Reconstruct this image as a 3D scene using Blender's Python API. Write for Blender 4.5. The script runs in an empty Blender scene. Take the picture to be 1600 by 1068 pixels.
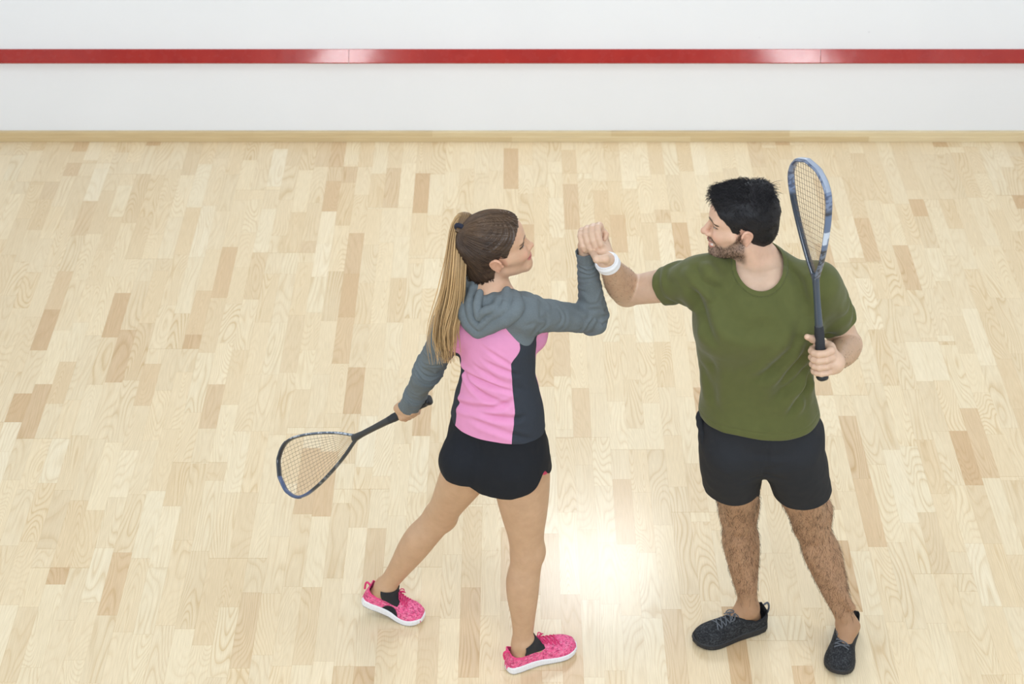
import bpy, math, random
import numpy as np
from mathutils import Vector, Matrix

# ------------------------------------------------------------------ camera, world, light, exposure
scene = bpy.context.scene
RES = 0.0025
TILT = math.radians(36.0)
FPX = 2890.0
CAM_H = 4.31
cam_data = bpy.data.cameras.new('camera')
cam = bpy.data.objects.new('camera', cam_data)
scene.collection.objects.link(cam)
cam.location = (0, 0, CAM_H)
cam.rotation_euler = (math.pi / 2 - TILT, 0, 0)
cam_data.sensor_width = 36.0
cam_data.lens = FPX / 1600 * 36.0
cam_data.clip_end = 60
cam_data.dof.use_dof = True
cam_data.dof.focus_distance = 5.45
cam_data.dof.aperture_fstop = 5.0
scene.camera = cam

world = bpy.data.worlds.new('world')
scene.world = world
world.use_nodes = True
wbg = world.node_tree.nodes['Background']
wbg.inputs[0].default_value = (0.89, 0.945, 1.0, 1)
wbg.inputs[1].default_value = 0.47

def area_light(name, loc, target, size, size_y, power, color=(1, 1, 1)):
    d = bpy.data.lights.new(name, 'AREA')
    d.shape = 'RECTANGLE'; d.size = size; d.size_y = size_y
    d.energy = power; d.color = color
    o = bpy.data.objects.new(name, d)
    scene.collection.objects.link(o)
    o.location = loc
    o.rotation_euler = (Vector(target) - Vector(loc)).to_track_quat('-Z', 'Y').to_euler()
    return o
area_light('ceiling_lamp', (-1.38, 3.6, 5.6), (-1.0, 4.5, 0), .36, .9, 28, (.93, .97, 1))
area_light('ceiling_lamp', (2.36, 3.6, 5.6), (1.7, 4.5, 0), .36, .9, 28, (.93, .97, 1))
area_light('front_wall_fill', (0.2, -0.8, 4.6), (0.2, 7.5, 0.5), 5.0, 1.2, 213, (.78, .88, .99))  # added fill light behind the camera, no real fixture; brightens the front wall
area_light('ceiling_lamp', (0.3, 1.8, 5.6), (0.3, 3.6, 0.6), 3.0, 1.2, 20, (.93, .97, 1))
area_light('wall_lamp', (0.42, 7.42, 2.52), (0.21, 5.0, 0.0), 0.66, 0.66, 36, (.84, .92, 1))

scene.view_settings.view_transform = 'Standard'
scene.view_settings.look = 'None'
scene.view_settings.exposure = 0.0
scene.view_settings.gamma = 1.0
scene.view_settings.use_curve_mapping = False
scene.cycles.use_denoising = True

# camera geometry, only used to read distances off the photograph
_fw = np.array([0, math.cos(TILT), -math.sin(TILT)]); _up = np.array([0, math.sin(TILT), math.cos(TILT)])
_C = np.array([0, 0, CAM_H])
def V(*a): return np.array(a, float)
def ray(x, y): return _fw + V((x - 800) / FPX, 0, 0) - _up * ((y - 534) / FPX)
def at(x, y, z):
    d = ray(x, y); return _C + d * ((z - CAM_H) / d[2])
def aty(x, y, Y):
    d = ray(x, y); return _C + d * (Y / d[1])
def unit(v): v = np.asarray(v, float); return v / np.linalg.norm(v)

# ------------------------------------------------------------------ materials
def new_mat(name):
    m = bpy.data.materials.new(name); m.use_nodes = True
    nt = m.node_tree; b = nt.nodes['Principled BSDF']
    return m, nt, b
class NB:
    """small node builder"""
    def __init__(s, nt): s.nt = nt
    def n(s, t, **kw):
        x = s.nt.nodes.new(t)
        for k, v in kw.items(): setattr(x, k, v)
        return x
    def link(s, a, b): s.nt.links.new(a, b)
    def setin(s, sock, v):
        if hasattr(v, 'is_output'): s.link(v, sock)
        elif v is not None: sock.default_value = v
    def math(s, op, a, b=None, c=None):
        x = s.n('ShaderNodeMath', operation=op)
        for i, v in enumerate((a, b, c)):
            if v is not None: s.setin(x.inputs[i], v)
        return x.outputs[0]
    def mix(s, f, a, b, mode='MIX'):
        x = s.n('ShaderNodeMix', data_type='RGBA', blend_type=mode)
        s.setin(x.inputs[0], f); s.setin(x.inputs[6], a); s.setin(x.inputs[7], b)
        return x.outputs[2]
    def noise(s, vec, scale, detail=2, rough=0.5, dist=0.0):
        x = s.n('ShaderNodeTexNoise')
        if vec is not None: s.link(vec, x.inputs['Vector'])
        x.inputs['Scale'].default_value = scale; x.inputs['Detail'].default_value = detail
        x.inputs['Roughness'].default_value = rough; x.inputs['Distortion'].default_value = dist
        return x.outputs['Fac']
    def ramp(s, f, stops):
        x = s.n('ShaderNodeValToRGB'); s.link(f, x.inputs[0]); cr = x.color_ramp
        while len(cr.elements) < len(stops): cr.elements.new(0.5)
        for e, (p, c) in zip(cr.elements, stops): e.position = p; e.color = c if len(c) == 4 else (*c, 1)
        return x.outputs[0]
    def comb(s, x, y, z):
        c = s.n('ShaderNodeCombineXYZ')
        for i, v in enumerate((x, y, z)): s.setin(c.inputs[i], v)
        return c.outputs[0]
    def bump(s, h, strength, dist, b):
        x = s.n('ShaderNodeBump'); x.inputs['Strength'].default_value = strength; x.inputs['Distance'].default_value = dist
        s.link(h, x.inputs['Height']); s.link(x.outputs[0], b.inputs['Normal'])

def srgb(r, g, b):
    f = lambda c: (c / 255 / 12.92) if c <= 10 else ((c / 255 + 0.055) / 1.055) ** 2.4
    return (f(r), f(g), f(b), 1.0)

def simple_mat(name, col, rough=0.6, coat=0.0, noise_scale=60, amount=0.12, bump=0.0, bump_scale=400, spec=0.5, attr=False, sheen=0.0):
    m, nt, b = new_mat(name); nb = NB(nt)
    tc = nb.n('ShaderNodeTexCoord').outputs['Object']
    f = nb.noise(tc, noise_scale, 3)
    if attr:
        a = nb.n('ShaderNodeAttribute'); a.attribute_name = 'Col'; base = a.outputs['Color']
    else: base = col
    dark = nb.mix(1.0, base, (1 - amount, 1 - amount, 1 - amount, 1), 'MULTIPLY')
    lite = nb.mix(1.0, base, (1 + amount * .6, 1 + amount * .6, 1 + amount * .6, 1), 'MULTIPLY')
    nb.link(nb.mix(f, dark, lite), b.inputs['Base Color'])
    b.inputs['Roughness'].default_value = rough
    b.inputs['Specular IOR Level'].default_value = spec
    b.inputs['Coat Weight'].default_value = coat
    b.inputs['Sheen Weight'].default_value = sheen
    if bump: nb.bump(nb.noise(tc, bump_scale, 2), bump, 0.001, b)
    return m

def skin_mat(name, hair=False):
    m, nt, b = new_mat(name); nb = NB(nt)
    tc = nb.n('ShaderNodeTexCoord').outputs['Object']
    a = nb.n('ShaderNodeAttribute'); a.attribute_name = 'Col'
    f = nb.noise(tc, 28, 4, .6)
    tone = nb.ramp(f, [(.3, (.93, .90, .88)), (.7, (1.05, 1.04, 1.04))])
    col = nb.mix(1.0, a.outputs['Color'], tone, 'MULTIPLY')
    if hair:     # sparse dark body hair where the mask attribute says so
        h = nb.n('ShaderNodeAttribute'); h.attribute_name = 'hair'
        sp = nb.n('ShaderNodeMapping'); sp.inputs['Scale'].default_value = (620, 620, 95)
        sp.inputs['Rotation'].default_value = (.25, .3, 0)
        nb.link(tc, sp.inputs[0])
        n1 = nb.noise(sp.outputs[0], 1.0, 1, .5, .6)
        lines = nb.ramp(n1, [(.50, (0, 0, 0)), (.62, (1, 1, 1))])
        patch = nb.ramp(nb.noise(tc, 35, 2), [(.3, (.35, .35, .35)), (.62, (1, 1, 1))])
        fac = nb.math('MULTIPLY', nb.math('MULTIPLY', lines, patch), h.outputs['Fac'])
        col = nb.mix(nb.math('MULTIPLY', fac, .62), col, srgb(70, 48, 34))
    nb.link(col, b.inputs['Base Color'])
    b.inputs['Roughness'].default_value = .48
    b.inputs['Specular IOR Level'].default_value = .4
    b.inputs['Subsurface Weight'].default_value = .12
    b.inputs['Subsurface Radius'].default_value = (.012, .004, .002)
    b.inputs['Subsurface Scale'].default_value = 1.0
    nb.bump(nb.noise(tc, 700, 2), .12, .0006, b)
    return m

def floor_mat():
    m, nt, b = new_mat('parquet'); nb = NB(nt)
    g = nb.n('ShaderNodeNewGeometry').outputs['Position']
    sx = nb.n('ShaderNodeSeparateXYZ'); nb.link(g, sx.inputs[0]); X, Y = sx.outputs[0], sx.outputs[1]
    W = 0.0665
    u = nb.math('DIVIDE', nb.math('ADD', X, 10.013), W)
    iu = nb.math('FLOOR', u); fu = nb.math('FRACT', u)
    # a board is three strips wide and 1.9 m long, its strips are cut in short staves
    board = nb.math('FLOOR', nb.math('DIVIDE', iu, 3.0))
    wb = nb.n('ShaderNodeTexWhiteNoise', noise_dimensions='1D'); nb.link(board, wb.inputs['W'])
    bl = nb.math('DIVIDE', nb.math('ADD', Y, nb.math('MULTIPLY', wb.outputs['Value'], 1.9)), 1.9)
    ib = nb.math('FLOOR', bl); fb = nb.math('MULTIPLY', nb.math('FRACT', bl), 1.9)
    w2 = nb.n('ShaderNodeTexWhiteNoise', noise_dimensions='3D'); nb.link(nb.comb(iu, ib, 3.7), w2.inputs['Vector'])
    L = nb.math('ADD', nb.math('MULTIPLY', w2.outputs['Value'], .17), .25)
    v = nb.math('DIVIDE', nb.math('ADD', fb, nb.math('MULTIPLY', w2.outputs['Value'], .61)), L)
    iv = nb.math('FLOOR', v); fv = nb.math('FRACT', v)
    w3 = nb.n('ShaderNodeTexWhiteNoise', noise_dimensions='3D')
    nb.link(nb.comb(iu, nb.math('ADD', iv, nb.math('MULTIPLY', ib, 17.0)), 1.3), w3.inputs['Vector'])
    sc = nb.n('ShaderNodeSeparateColor'); nb.link(w3.outputs['Color'], sc.inputs[0])
    r1, r2, r3 = sc.outputs
    tone = nb.ramp(r1, [(0.0, srgb(209, 177, 133)), (.04, srgb(218, 190, 148)), (.12, srgb(225, 202, 161)), (.32, srgb(229, 208, 168)),
                        (.62, srgb(232, 212, 173)), (.92, srgb(235, 217, 179)), (1.0, srgb(238, 222, 187))])
    warm = nb.mix(nb.math('MULTIPLY', r3, .45), tone, nb.mix(1.0, tone, (1.03, .97, .88, 1), 'MULTIPLY'))
    # annual rings: contour lines of a stretched noise, shifted per stave
    vec = nb.comb(nb.math('ADD', nb.math('MULTIPLY', X, 9.0), nb.math('MULTIPLY', r2, 61.0)),
                  nb.math('ADD', nb.math('MULTIPLY', Y, 1.35), nb.math('MULTIPLY', r1, 43.0)), nb.math('MULTIPLY', r3, 27.0))
    n0 = nb.noise(vec, 1.0, 1, .4, .25)
    freq = nb.math('ADD', 20.0, nb.math('MULTIPLY', r3, 26.0))
    ring = nb.math('FRACT', nb.math('MULTIPLY', n0, freq))
    line = nb.ramp(ring, [(0.0, (1, 1, 1)), (.10, (.75, .75, .75)), (.30, (.2, .2, .2)), (.62, (0, 0, 0)), (.92, (.35, .35, .35)), (1.0, (1, 1, 1))])
    stren = nb.ramp(nb.noise(nb.comb(nb.math('ADD', X, nb.math('MULTIPLY', r2, 9.0)), nb.math('MULTIPLY', Y, .6), r1), 5.0, 1), [(.3, (.25, .25, .25)), (.7, (1, 1, 1))])
    gf = nb.math('MULTIPLY', nb.math('MULTIPLY', line, stren), nb.math('ADD', .35, nb.math('MULTIPLY', r2, .65)))
    col = nb.mix(gf, warm, nb.mix(1.0, warm, (.80, .69, .54, 1), 'MULTIPLY'))
    fib = nb.noise(nb.comb(nb.math('MULTIPLY', X, 420.0), nb.math('MULTIPLY', Y, 16.0), r2), 1.0, 2)
    fibc = nb.ramp(fib, [(.3, (.93, .915, .885)), (.7, (1.04, 1.04, 1.04))])
    col = nb.mix(1.0, col, fibc, 'MULTIPLY')
    # fine joints
    ju = nb.math('LESS_THAN', nb.math('MINIMUM', fu, nb.math('SUBTRACT', 1.0, fu)), .010)
    jv = nb.math('LESS_THAN', nb.math('MINIMUM', nb.math('MULTIPLY', fv, L), nb.math('MULTIPLY', nb.math('SUBTRACT', 1.0, fv), L)), .0007)
    jb = nb.math('LESS_THAN', nb.math('MINIMUM', fb, nb.math('SUBTRACT', 1.9, fb)), .0012)
    j = nb.math('MAXIMUM', nb.math('MULTIPLY', ju, .30), nb.math('MAXIMUM', nb.math('MULTIPLY', jv, .45), nb.math('MULTIPLY', jb, .6)))
    col = nb.mix(j, col, nb.mix(1.0, col, (.72, .60, .44, 1), 'MULTIPLY'))
    col = nb.mix(1.0, col, (.985, 1.0, 1.07, 1), 'MULTIPLY')
    nb.link(col, b.inputs['Base Color'])
    b.inputs['Roughness'].default_value = .55
    b.inputs['Specular IOR Level'].default_value = .35
    b.inputs['Coat Weight'].default_value = .55
    b.inputs['Coat Roughness'].default_value = .20
    return m

def wood_trim_mat():
    m, nt, b = new_mat('skirting_wood'); nb = NB(nt)
    g = nb.n('ShaderNodeNewGeometry').outputs['Position']
    sx = nb.n('ShaderNodeSeparateXYZ'); nb.link(g, sx.inputs[0]); X, Z = sx.outputs[0], sx.outputs[2]
    iu = nb.math('FLOOR', nb.math('DIVIDE', nb.math('ADD', X, nb.math('MULTIPLY', nb.math('FLOOR', nb.math('DIVIDE', Z, .028)), .37)), .83))
    w = nb.n('ShaderNodeTexWhiteNoise', noise_dimensions='1D'); nb.link(iu, w.inputs['W'])
    tone = nb.ramp(w.outputs['Value'], [(0, srgb(214, 190, 146)), (.5, srgb(224, 203, 161)), (1, srgb(232, 214, 176))])
    f = nb.noise(nb.comb(nb.math('MULTIPLY', X, 6), nb.math('MULTIPLY', Z, 260), 0.0), 1.0, 3)
    col = nb.mix(1.0, tone, nb.ramp(f, [(.3, (.9, .88, .84)), (.7, (1.03, 1.03, 1.02))]), 'MULTIPLY')
    nb.link(col, b.inputs['Base Color']); b.inputs['Roughness'].default_value = .5
    return m

def wall_mat():
    m, nt, b = new_mat('white_plaster'); nb = NB(nt)
    g = nb.n('ShaderNodeNewGeometry').outputs['Position']
    f = nb.noise(g, 1.6, 3)
    col = nb.ramp(f, [(.3, srgb(241, 243, 246)), (.7, srgb(244, 246, 249))])
    # a few scuff dots left by balls
    v = nb.n('ShaderNodeTexVoronoi'); nb.link(g, v.inputs['Vector']); v.inputs['Scale'].default_value = 4.3
    dot = nb.math('LESS_THAN', v.outputs['Distance'], .017)
    col = nb.mix(nb.math('MULTIPLY', dot, .18), col, srgb(120, 122, 128))
    nb.link(col, b.inputs['Base Color']); b.inputs['Roughness'].default_value = .7
    return m

def red_mat():
    m, nt, b = new_mat('red_paint'); nb = NB(nt)
    g = nb.n('ShaderNodeNewGeometry').outputs['Position']
    f = nb.noise(g, 9, 4, .6)
    col = nb.ramp(f, [(.3, srgb(156, 34, 27)), (.7, srgb(168, 42, 32))])
    sp = nb.noise(g, 55, 2)
    chips = nb.ramp(sp, [(.72, (0, 0, 0)), (.76, (1, 1, 1))])
    col = nb.mix(nb.math('MULTIPLY', chips, .35), col, srgb(150, 52, 48))
    nb.link(col, b.inputs['Base Color'])
    rr = nb.ramp(nb.noise(g, 26, 3), [(.35, (.16, .16, .16)), (.7, (.34, .34, .34))])
    nb.link(rr, b.inputs['Roughness']); b.inputs['Coat Weight'].default_value = .6; b.inputs['Specular IOR Level'].default_value = .15; b.inputs['Coat Roughness'].default_value = .09
    nb.bump(nb.noise(g, 40, 3), .16, .003, b)
    return m

MAT = {}
MAT['floor'] = floor_mat(); MAT['wall'] = wall_mat(); MAT['red'] = red_mat(); MAT['skirt'] = wood_trim_mat()

# ------------------------------------------------------------------ object helpers
def link(o, parent=None):
    scene.collection.objects.link(o)
    if parent is not None: o.parent = parent
    return o
def tag(o, label=None, cat=None, group=None, kind=None):
    if label: o['label'] = label
    if cat: o['category'] = cat
    if group: o['group'] = group
    if kind: o['kind'] = kind
    return o
def empty(name, loc, label, cat):
    o = bpy.data.objects.new(name, None); o.location = loc; o.empty_display_size = .1
    link(o); o['label'] = label; o['category'] = cat
    return o
def mesh_obj(name, verts, faces, mat, parent=None, colors=None, attrs=None, smooth=True):
    """verts are world coordinates; a parent Empty has only a location"""
    verts = np.asarray(verts, np.float32)
    if parent is not None:
        off = np.zeros(3); q = parent
        while q is not None: off += np.array(q.location); q = q.parent
        verts = verts - off.astype(np.float32)
    me = bpy.data.meshes.new(name)
    if isinstance(faces, np.ndarray):
        nf, k = faces.shape
        me.vertices.add(len(verts)); me.vertices.foreach_set('co', verts.ravel())
        me.loops.add(nf * k); me.loops.foreach_set('vertex_index', faces.astype(np.int32).ravel())
        me.polygons.add(nf); me.polygons.foreach_set('loop_start', np.arange(0, nf * k, k, dtype=np.int32))
        me.polygons.foreach_set('loop_total', np.full(nf, k, np.int32))
        me.update(calc_edges=True)
    else:
        me.from_pydata([tuple(map(float, v)) for v in verts], [], faces)
    me.validate()
    if colors is not None:
        c = np.ones((len(verts), 4), np.float32); c[:, :3] = np.clip(colors, 0, 1)
        a = me.color_attributes.new('Col', 'FLOAT_COLOR', 'POINT'); a.data.foreach_set('color', c.ravel())
    if attrs:
        for nm, arr in attrs.items():
            a = me.attributes.new(nm, 'FLOAT', 'POINT'); a.data.foreach_set('value', np.asarray(arr, np.float32))
    if smooth: me.polygons.foreach_set('use_smooth', np.ones(len(me.polygons), bool))
    me.materials.append(mat)
    o = bpy.data.objects.new(name, me)
    link(o, parent)
    return o
def box_geo(x0, x1, y0, y1, z0, z1):
    v = [(x, y, z) for z in (z0, z1) for y in (y0, y1) for x in (x0, x1)]
    f = [(0, 2, 3, 1), (4, 5, 7, 6), (0, 1, 5, 4), (1, 3, 7, 5), (3, 2, 6, 7), (2, 0, 4, 6)]
    return v, f

# ------------------------------------------------------------------ the court
WALL_Y = 7.534
v, f = box_geo(-3.2, 3.2, -1.0, WALL_Y + .2, -.12, 0)
o = mesh_obj('floor', v, f, MAT['floor'], smooth=False); o['kind'] = 'structure'
v, f = box_geo(-3.2, 3.2, WALL_Y, WALL_Y + .2, 0, 5.6)
o = mesh_obj('wall_front', v, f, MAT['wall'], smooth=False); o['kind'] = 'structure'
v, f = box_geo(-3.4, -3.2, -1.0, WALL_Y + .2, -.12, 5.6)
o = mesh_obj('wall_left', v, f, MAT['wall'], smooth=False); o['kind'] = 'structure'
v, f = box_geo(3.2, 3.4, -1.0, WALL_Y + .2, -.12, 5.6)
o = mesh_obj('wall_right', v, f, MAT['wall'], smooth=False); o['kind'] = 'structure'
# skirting: two laths with a shadow gap
def extrude_x(name, prof, mat, x0=-3.2, x1=3.2, kind='structure'):
    n = len(prof)
    v = [(x0, y, z) for y, z in prof] + [(x1, y, z) for y, z in prof]
    f = [(i, (i + 1) % n, n + (i + 1) % n, n + i) for i in range(n)] + [tuple(range(n))[::-1], tuple(range(n, 2 * n))]
    o = mesh_obj(name, v, f, mat, smooth=False); o['kind'] = kind
    return o
Y = WALL_Y
extrude_x('baseboard_front', [(Y, 0.001), (Y - .020, .001), (Y - .020, .026), (Y - .017, .028), (Y - .017, .047), (Y - .014, .051), (Y, .051)], MAT['skirt'])
# red splayed batten on top of the tin
_bp = [(Y, .418), (Y - .040, .418), (Y - .042, .421), (Y - .042, .424), (Y - .003, .4695), (Y, .470)]
for _n, _x0, _x1 in (('trim_1', -3.2, -.7375), ('trim_2', -.7355, 1.392), ('trim_3', 1.394, 3.2)):
    extrude_x(_n, _bp, MAT['red'], _x0, _x1)

# ------------------------------------------------------------------ implicit surface engine
def smooth_table(rows, n=64):
    """rows: (t, a, b, ...) -> monotone cubic resampled table"""
    rows = np.asarray(rows, float); t = rows[:, 0]; y = rows[:, 1:]
    if len(t) < 3:
        tt = np.linspace(t[0], t[-1], n); return tt, np.stack([np.interp(tt, t, y[:, i]) for i in range(y.shape[1])], 1)
    h = np.diff(t)[:, None]; d = np.diff(y, axis=0) / h
    m = np.zeros_like(y); m[0] = d[0]; m[-1] = d[-1]
    w = (d[:-1] * h[1:] + d[1:] * h[:-1]) / (h[1:] + h[:-1])
    w[d[:-1] * d[1:] < 0] *= 0.35
    m[1:-1] = w
    tt = np.linspace(t[0], t[-1], n); i = np.clip(np.searchsorted(t, tt, side='right') - 1, 0, len(t) - 2)
    s = ((tt - t[i]) / (t[i + 1] - t[i]))[:, None]; hh = h[i]
    out = (2 * s**3 - 3 * s**2 + 1) * y[i] + (s**3 - 2 * s**2 + s) * hh * m[i] + (-2 * s**3 + 3 * s**2) * y[i + 1] + (s**3 - s**2) * hh * m[i + 1]
    return tt, out

class Prim:
    __slots__ = ('fn', 'c', 'r', 'k', 'op')
    def __init__(s, fn, c, r, k=.01, op='u'): s.fn = fn; s.c = np.asarray(c, float); s.r = r; s.k = k; s.op = op

def rc(a, b, r1, r2, k=.01, op='u'):
    a = np.asarray(a, float); b = np.asarray(b, float); ab = b - a; L2 = max(ab @ ab, 1e-12)
    def fn(P):
        q = P - a; t = np.clip(q @ ab / L2, 0, 1)
        return np.sqrt(((q - t[:, None] * ab) ** 2).sum(1)) - (r1 + (r2 - r1) * t)
    return Prim(fn, (a + b) / 2, math.sqrt(L2) / 2 + max(r1, r2), k, op)
def sph(c, r, k=.01, op='u'): return rc(c, c, r, r, k, op)
def ell(c, rad, k=.01, op='u', R=None):
    c = np.asarray(c, float); rad = np.asarray(rad, float); R = np.eye(3) if R is None else np.asarray(R)
    def fn(P):
        q = (P - c) @ R
        k0 = np.sqrt(((q / rad) ** 2).sum(1)); k1 = np.sqrt(((q / rad ** 2) ** 2).sum(1)) + 1e-9
        return k0 * (k0 - 1) / k1
    return Prim(fn, c, rad.max(), k, op)
def frame(z, side):
    z = unit(z); x = np.asarray(side, float); x = x - z * (x @ z); x = unit(x); y = np.cross(z, x)
    return np.stack([x, y, z], 1)          # columns
def seg(a, b, side, prof, k=.015, op='u', n=2.0, phi=None):
    """tapered limb or trunk. prof rows: t, ox, oy, rx, ry in metres, local x = side, z = a->b"""
    a = np.asarray(a, float); b = np.asarray(b, float); L = np.linalg.norm(b - a); R = frame(b - a, side)
    tt, tab = smooth_table(prof); t0, t1 = tt[0], tt[-1]
    ph = smooth_table(phi) if phi is not None else None
    def fn(P):
        q = (P - a) @ R; t = q[:, 2] / L; tc = np.clip(t, t0, t1)
        ox = np.interp(tc, tt, tab[:, 0]); oy = np.interp(tc, tt, tab[:, 1])
        rx = np.interp(tc, tt, tab[:, 2]); ry = np.interp(tc, tt, tab[:, 3])
        lx = q[:, 0]; ly = q[:, 1]
        if ph is not None:
            an = np.interp(tc, ph[0], ph[1][:, 0]); c, s = np.cos(an), np.sin(an)
            lx, ly = c * lx + s * ly, -s * lx + c * ly
        lx = lx - ox; ly = ly - oy
        rm = np.minimum(rx, ry); e = (t - tc) * L
        if n == 2.0: k0 = np.sqrt((lx / rx) ** 2 + (ly / ry) ** 2 + (e / rm) ** 2)
        else: k0 = (np.abs(lx / rx) ** n + np.abs(ly / ry) ** n + np.abs(e / rm) ** n) ** (1 / n)
        k1 = np.sqrt((lx / rx ** 2) ** 2 + (ly / ry ** 2) ** 2 + (e / rm ** 2) ** 2) + 1e-9
        kk = np.sqrt((lx / rx) ** 2 + (ly / ry) ** 2 + (e / rm) ** 2) + 1e-9
        return (k0 - 1) * kk / k1
    lo, hi = t0 * L, t1 * L; mid = a + R[:, 2] * (lo + hi) / 2
    ext = np.abs(tab[:, :2]).max() + tab[:, 2:].max()
    return Prim(fn, mid, (hi - lo) / 2 + ext, k, op)
def tor(c, nrm, R0, r, k=.004, op='u'):
    c = np.asarray(c, float); nrm = unit(nrm)
    def fn(P):
        q = P - c; h = q @ nrm; rad = np.sqrt(np.maximum((q * q).sum(1) - h * h, 0))
        return np.sqrt((rad - R0) ** 2 + h * h) - r
    return Prim(fn, c, R0 + r, k, op)
def chain(pts, rs, k=.006, op='u'):
    return [rc(pts[i], pts[i + 1], rs[i], rs[i + 1], k, op) for i in range(len(pts) - 1)]
def place(prims, R, t, s=1.0):
    """move prims built in local coordinates (R columns = local axes)"""
    R = np.asarray(R, float); t = np.asarray(t, float); out = []
    for p in prims:
        def fn(P, f=p.fn): return f((P - t) @ R / s) * s
        out.append(Prim(fn, R @ p.c * s + t, p.r * s, p.k * s, p.op))
    return out

def sdf_eval(prims, P, cell=.06, margin=.0):
    P = np.asarray(P, float); out = np.full(len(P), .5)
    ck = np.floor(P / cell).astype(np.int64); key = (ck[:, 0] + 500) * 1000003 + (ck[:, 1] + 500) * 1009 + (ck[:, 2] + 500)
    order = np.argsort(key, kind='stable'); ks = key[order]
    st = np.flatnonzero(np.r_[True, ks[1:] != ks[:-1]]); en = np.r_[st[1:], len(ks)]
    PC = np.array([p.c for p in prims]); PR = np.array([p.r + p.k for p in prims])
    hd = cell * .867 + margin
    for s, e in zip(st, en):
        idx = order[s:e]; Q = P[idx]; cc = (ck[idx[0]] + .5) * cell
        near = np.flatnonzero(np.sqrt(((PC - cc) ** 2).sum(1)) < PR + hd)
        d = np.full(len(Q), .5)
        for i in near:
            p = prims[i]; v = p.fn(Q); k = p.k
            if p.op == 'u':
                h = np.maximum(k - np.abs(d - v), 0) / k; d = np.minimum(d, v) - h * h * k * .25
            elif p.op == 's':
                v = -v; h = np.maximum(k - np.abs(d - v), 0) / k; d = np.maximum(d, v) + h * h * k * .25
            else:
                h = np.maximum(k - np.abs(d - v), 0) / k; d = np.maximum(d, v) + h * h * k * .25
        out[idx] = d
    return out

EDG = [(0, 1), (2, 3), (4, 5), (6, 7), (0, 2), (1, 3), (4, 6), (5, 7), (0, 4), (1, 5), (2, 6), (3, 7)]
CORN = np.array([[(i >> 0) & 1, (i >> 1) & 1, (i >> 2) & 1] for i in range(8)])
def isosurface(prims, h=None, newton=2):
    h = h or RES; B = 8
    us = [p for p in prims if p.op == 'u']
    lo = np.min([p.c - p.r for p in us], 0) - .03; hi = np.max([p.c + p.r for p in us], 0) + .03
    nb = np.ceil((hi - lo) / (B * h)).astype(int)
    bi = np.stack(np.meshgrid(*[np.arange(n) for n in nb], indexing='ij'), -1).reshape(-1, 3)
    ctr = lo + (bi + .5) * B * h
    d = sdf_eval(prims, ctr, cell=.12, margin=.03)
    bi = bi[np.abs(d) < B * h * .867 * 1.35 + .004]
    g = np.stack(np.meshgrid(*[np.arange(B + 1)] * 3, indexing='ij'), -1).reshape(-1, 3)
    vals = np.empty((len(bi), (B + 1) ** 3), np.float32)
    for s in range(0, len(bi), 2000):
        bb = bi[s:s + 2000]
        P = (lo + (bb[:, None, :] * B + g[None]) * h).reshape(-1, 3)
        vals[s:s + 2000] = sdf_eval(prims, P, cell=B * h * 2.0).reshape(len(bb), -1)
    vals = vals.reshape(-1, B + 1, B + 1, B + 1)
    ins = vals < 0
    cnt = sum(ins[:, c[0]:c[0] + B, c[1]:c[1] + B, c[2]:c[2] + B].astype(np.int8) for c in CORN)
    act = np.argwhere((cnt > 0) & (cnt < 8))
    cv = np.stack([vals[act[:, 0], act[:, 1] + c[0], act[:, 2] + c[1], act[:, 3] + c[2]] for c in CORN], 1)
    acc = np.zeros((len(act), 3)); num = np.zeros(len(act))
    for a, b in EDG:
        va, vb = cv[:, a], cv[:, b]; m = (va < 0) != (vb < 0)
        t = np.where(m, va / np.where(m, va - vb, 1), 0)
        acc += np.where(m[:, None], CORN[a] + t[:, None] * (CORN[b] - CORN[a]), 0); num += m
    gc = bi[act[:, 0]] * B + act[:, 1:]
    verts = lo + (gc + acc / num[:, None]) * h
    N = nb * B + 2
    key = (gc[:, 0].astype(np.int64) * N[1] + gc[:, 1]) * N[2] + gc[:, 2]
    o = np.argsort(key); key = key[o]; verts = verts[o]
    quads = []
    for ax in range(3):
        s0 = ins[:, :B, :B, :B]
        s1 = ins[:, 1:, :B, :B] if ax == 0 else ins[:, :B, 1:, :B] if ax == 1 else ins[:, :B, :B, 1:]
        e = np.argwhere(s0 != s1)
        if not len(e): continue
        pos = s0[e[:, 0], e[:, 1], e[:, 2], e[:, 3]]
        ge = bi[e[:, 0]] * B + e[:, 1:]; u, v = (ax + 1) % 3, (ax + 2) % 3
        ids = []; ok = np.ones(len(e), bool)
        for du, dv in ((-1, -1), (0, -1), (0, 0), (-1, 0)):
            c = ge.copy(); c[:, u] += du; c[:, v] += dv
            kk = (c[:, 0].astype(np.int64) * N[1] + c[:, 1]) * N[2] + c[:, 2]
            j = np.clip(np.searchsorted(key, kk), 0, len(key) - 1); ok &= key[j] == kk; ids.append(j)
        q = np.stack(ids, 1); q[~pos] = q[~pos][:, ::-1]
        quads.append(q[ok])
    quads = np.concatenate(quads)
    E = 0.0012
    for _ in range(newton):
        T = [(1, -1, -1), (-1, -1, 1), (-1, 1, -1), (1, 1, 1)]
        fv = [sdf_eval(prims, verts + np.array(t) * E) for t in T]
        gr = sum(np.array(t)[None] * f[:, None] for t, f in zip(T, fv)) / (4 * E)
        dd = sum(fv) / 4; g2 = np.maximum((gr * gr).sum(1), .09)
        step = np.clip(dd / g2, -h * .6, h * .6)
        verts = verts - gr * step[:, None]
    return verts, quads

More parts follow.
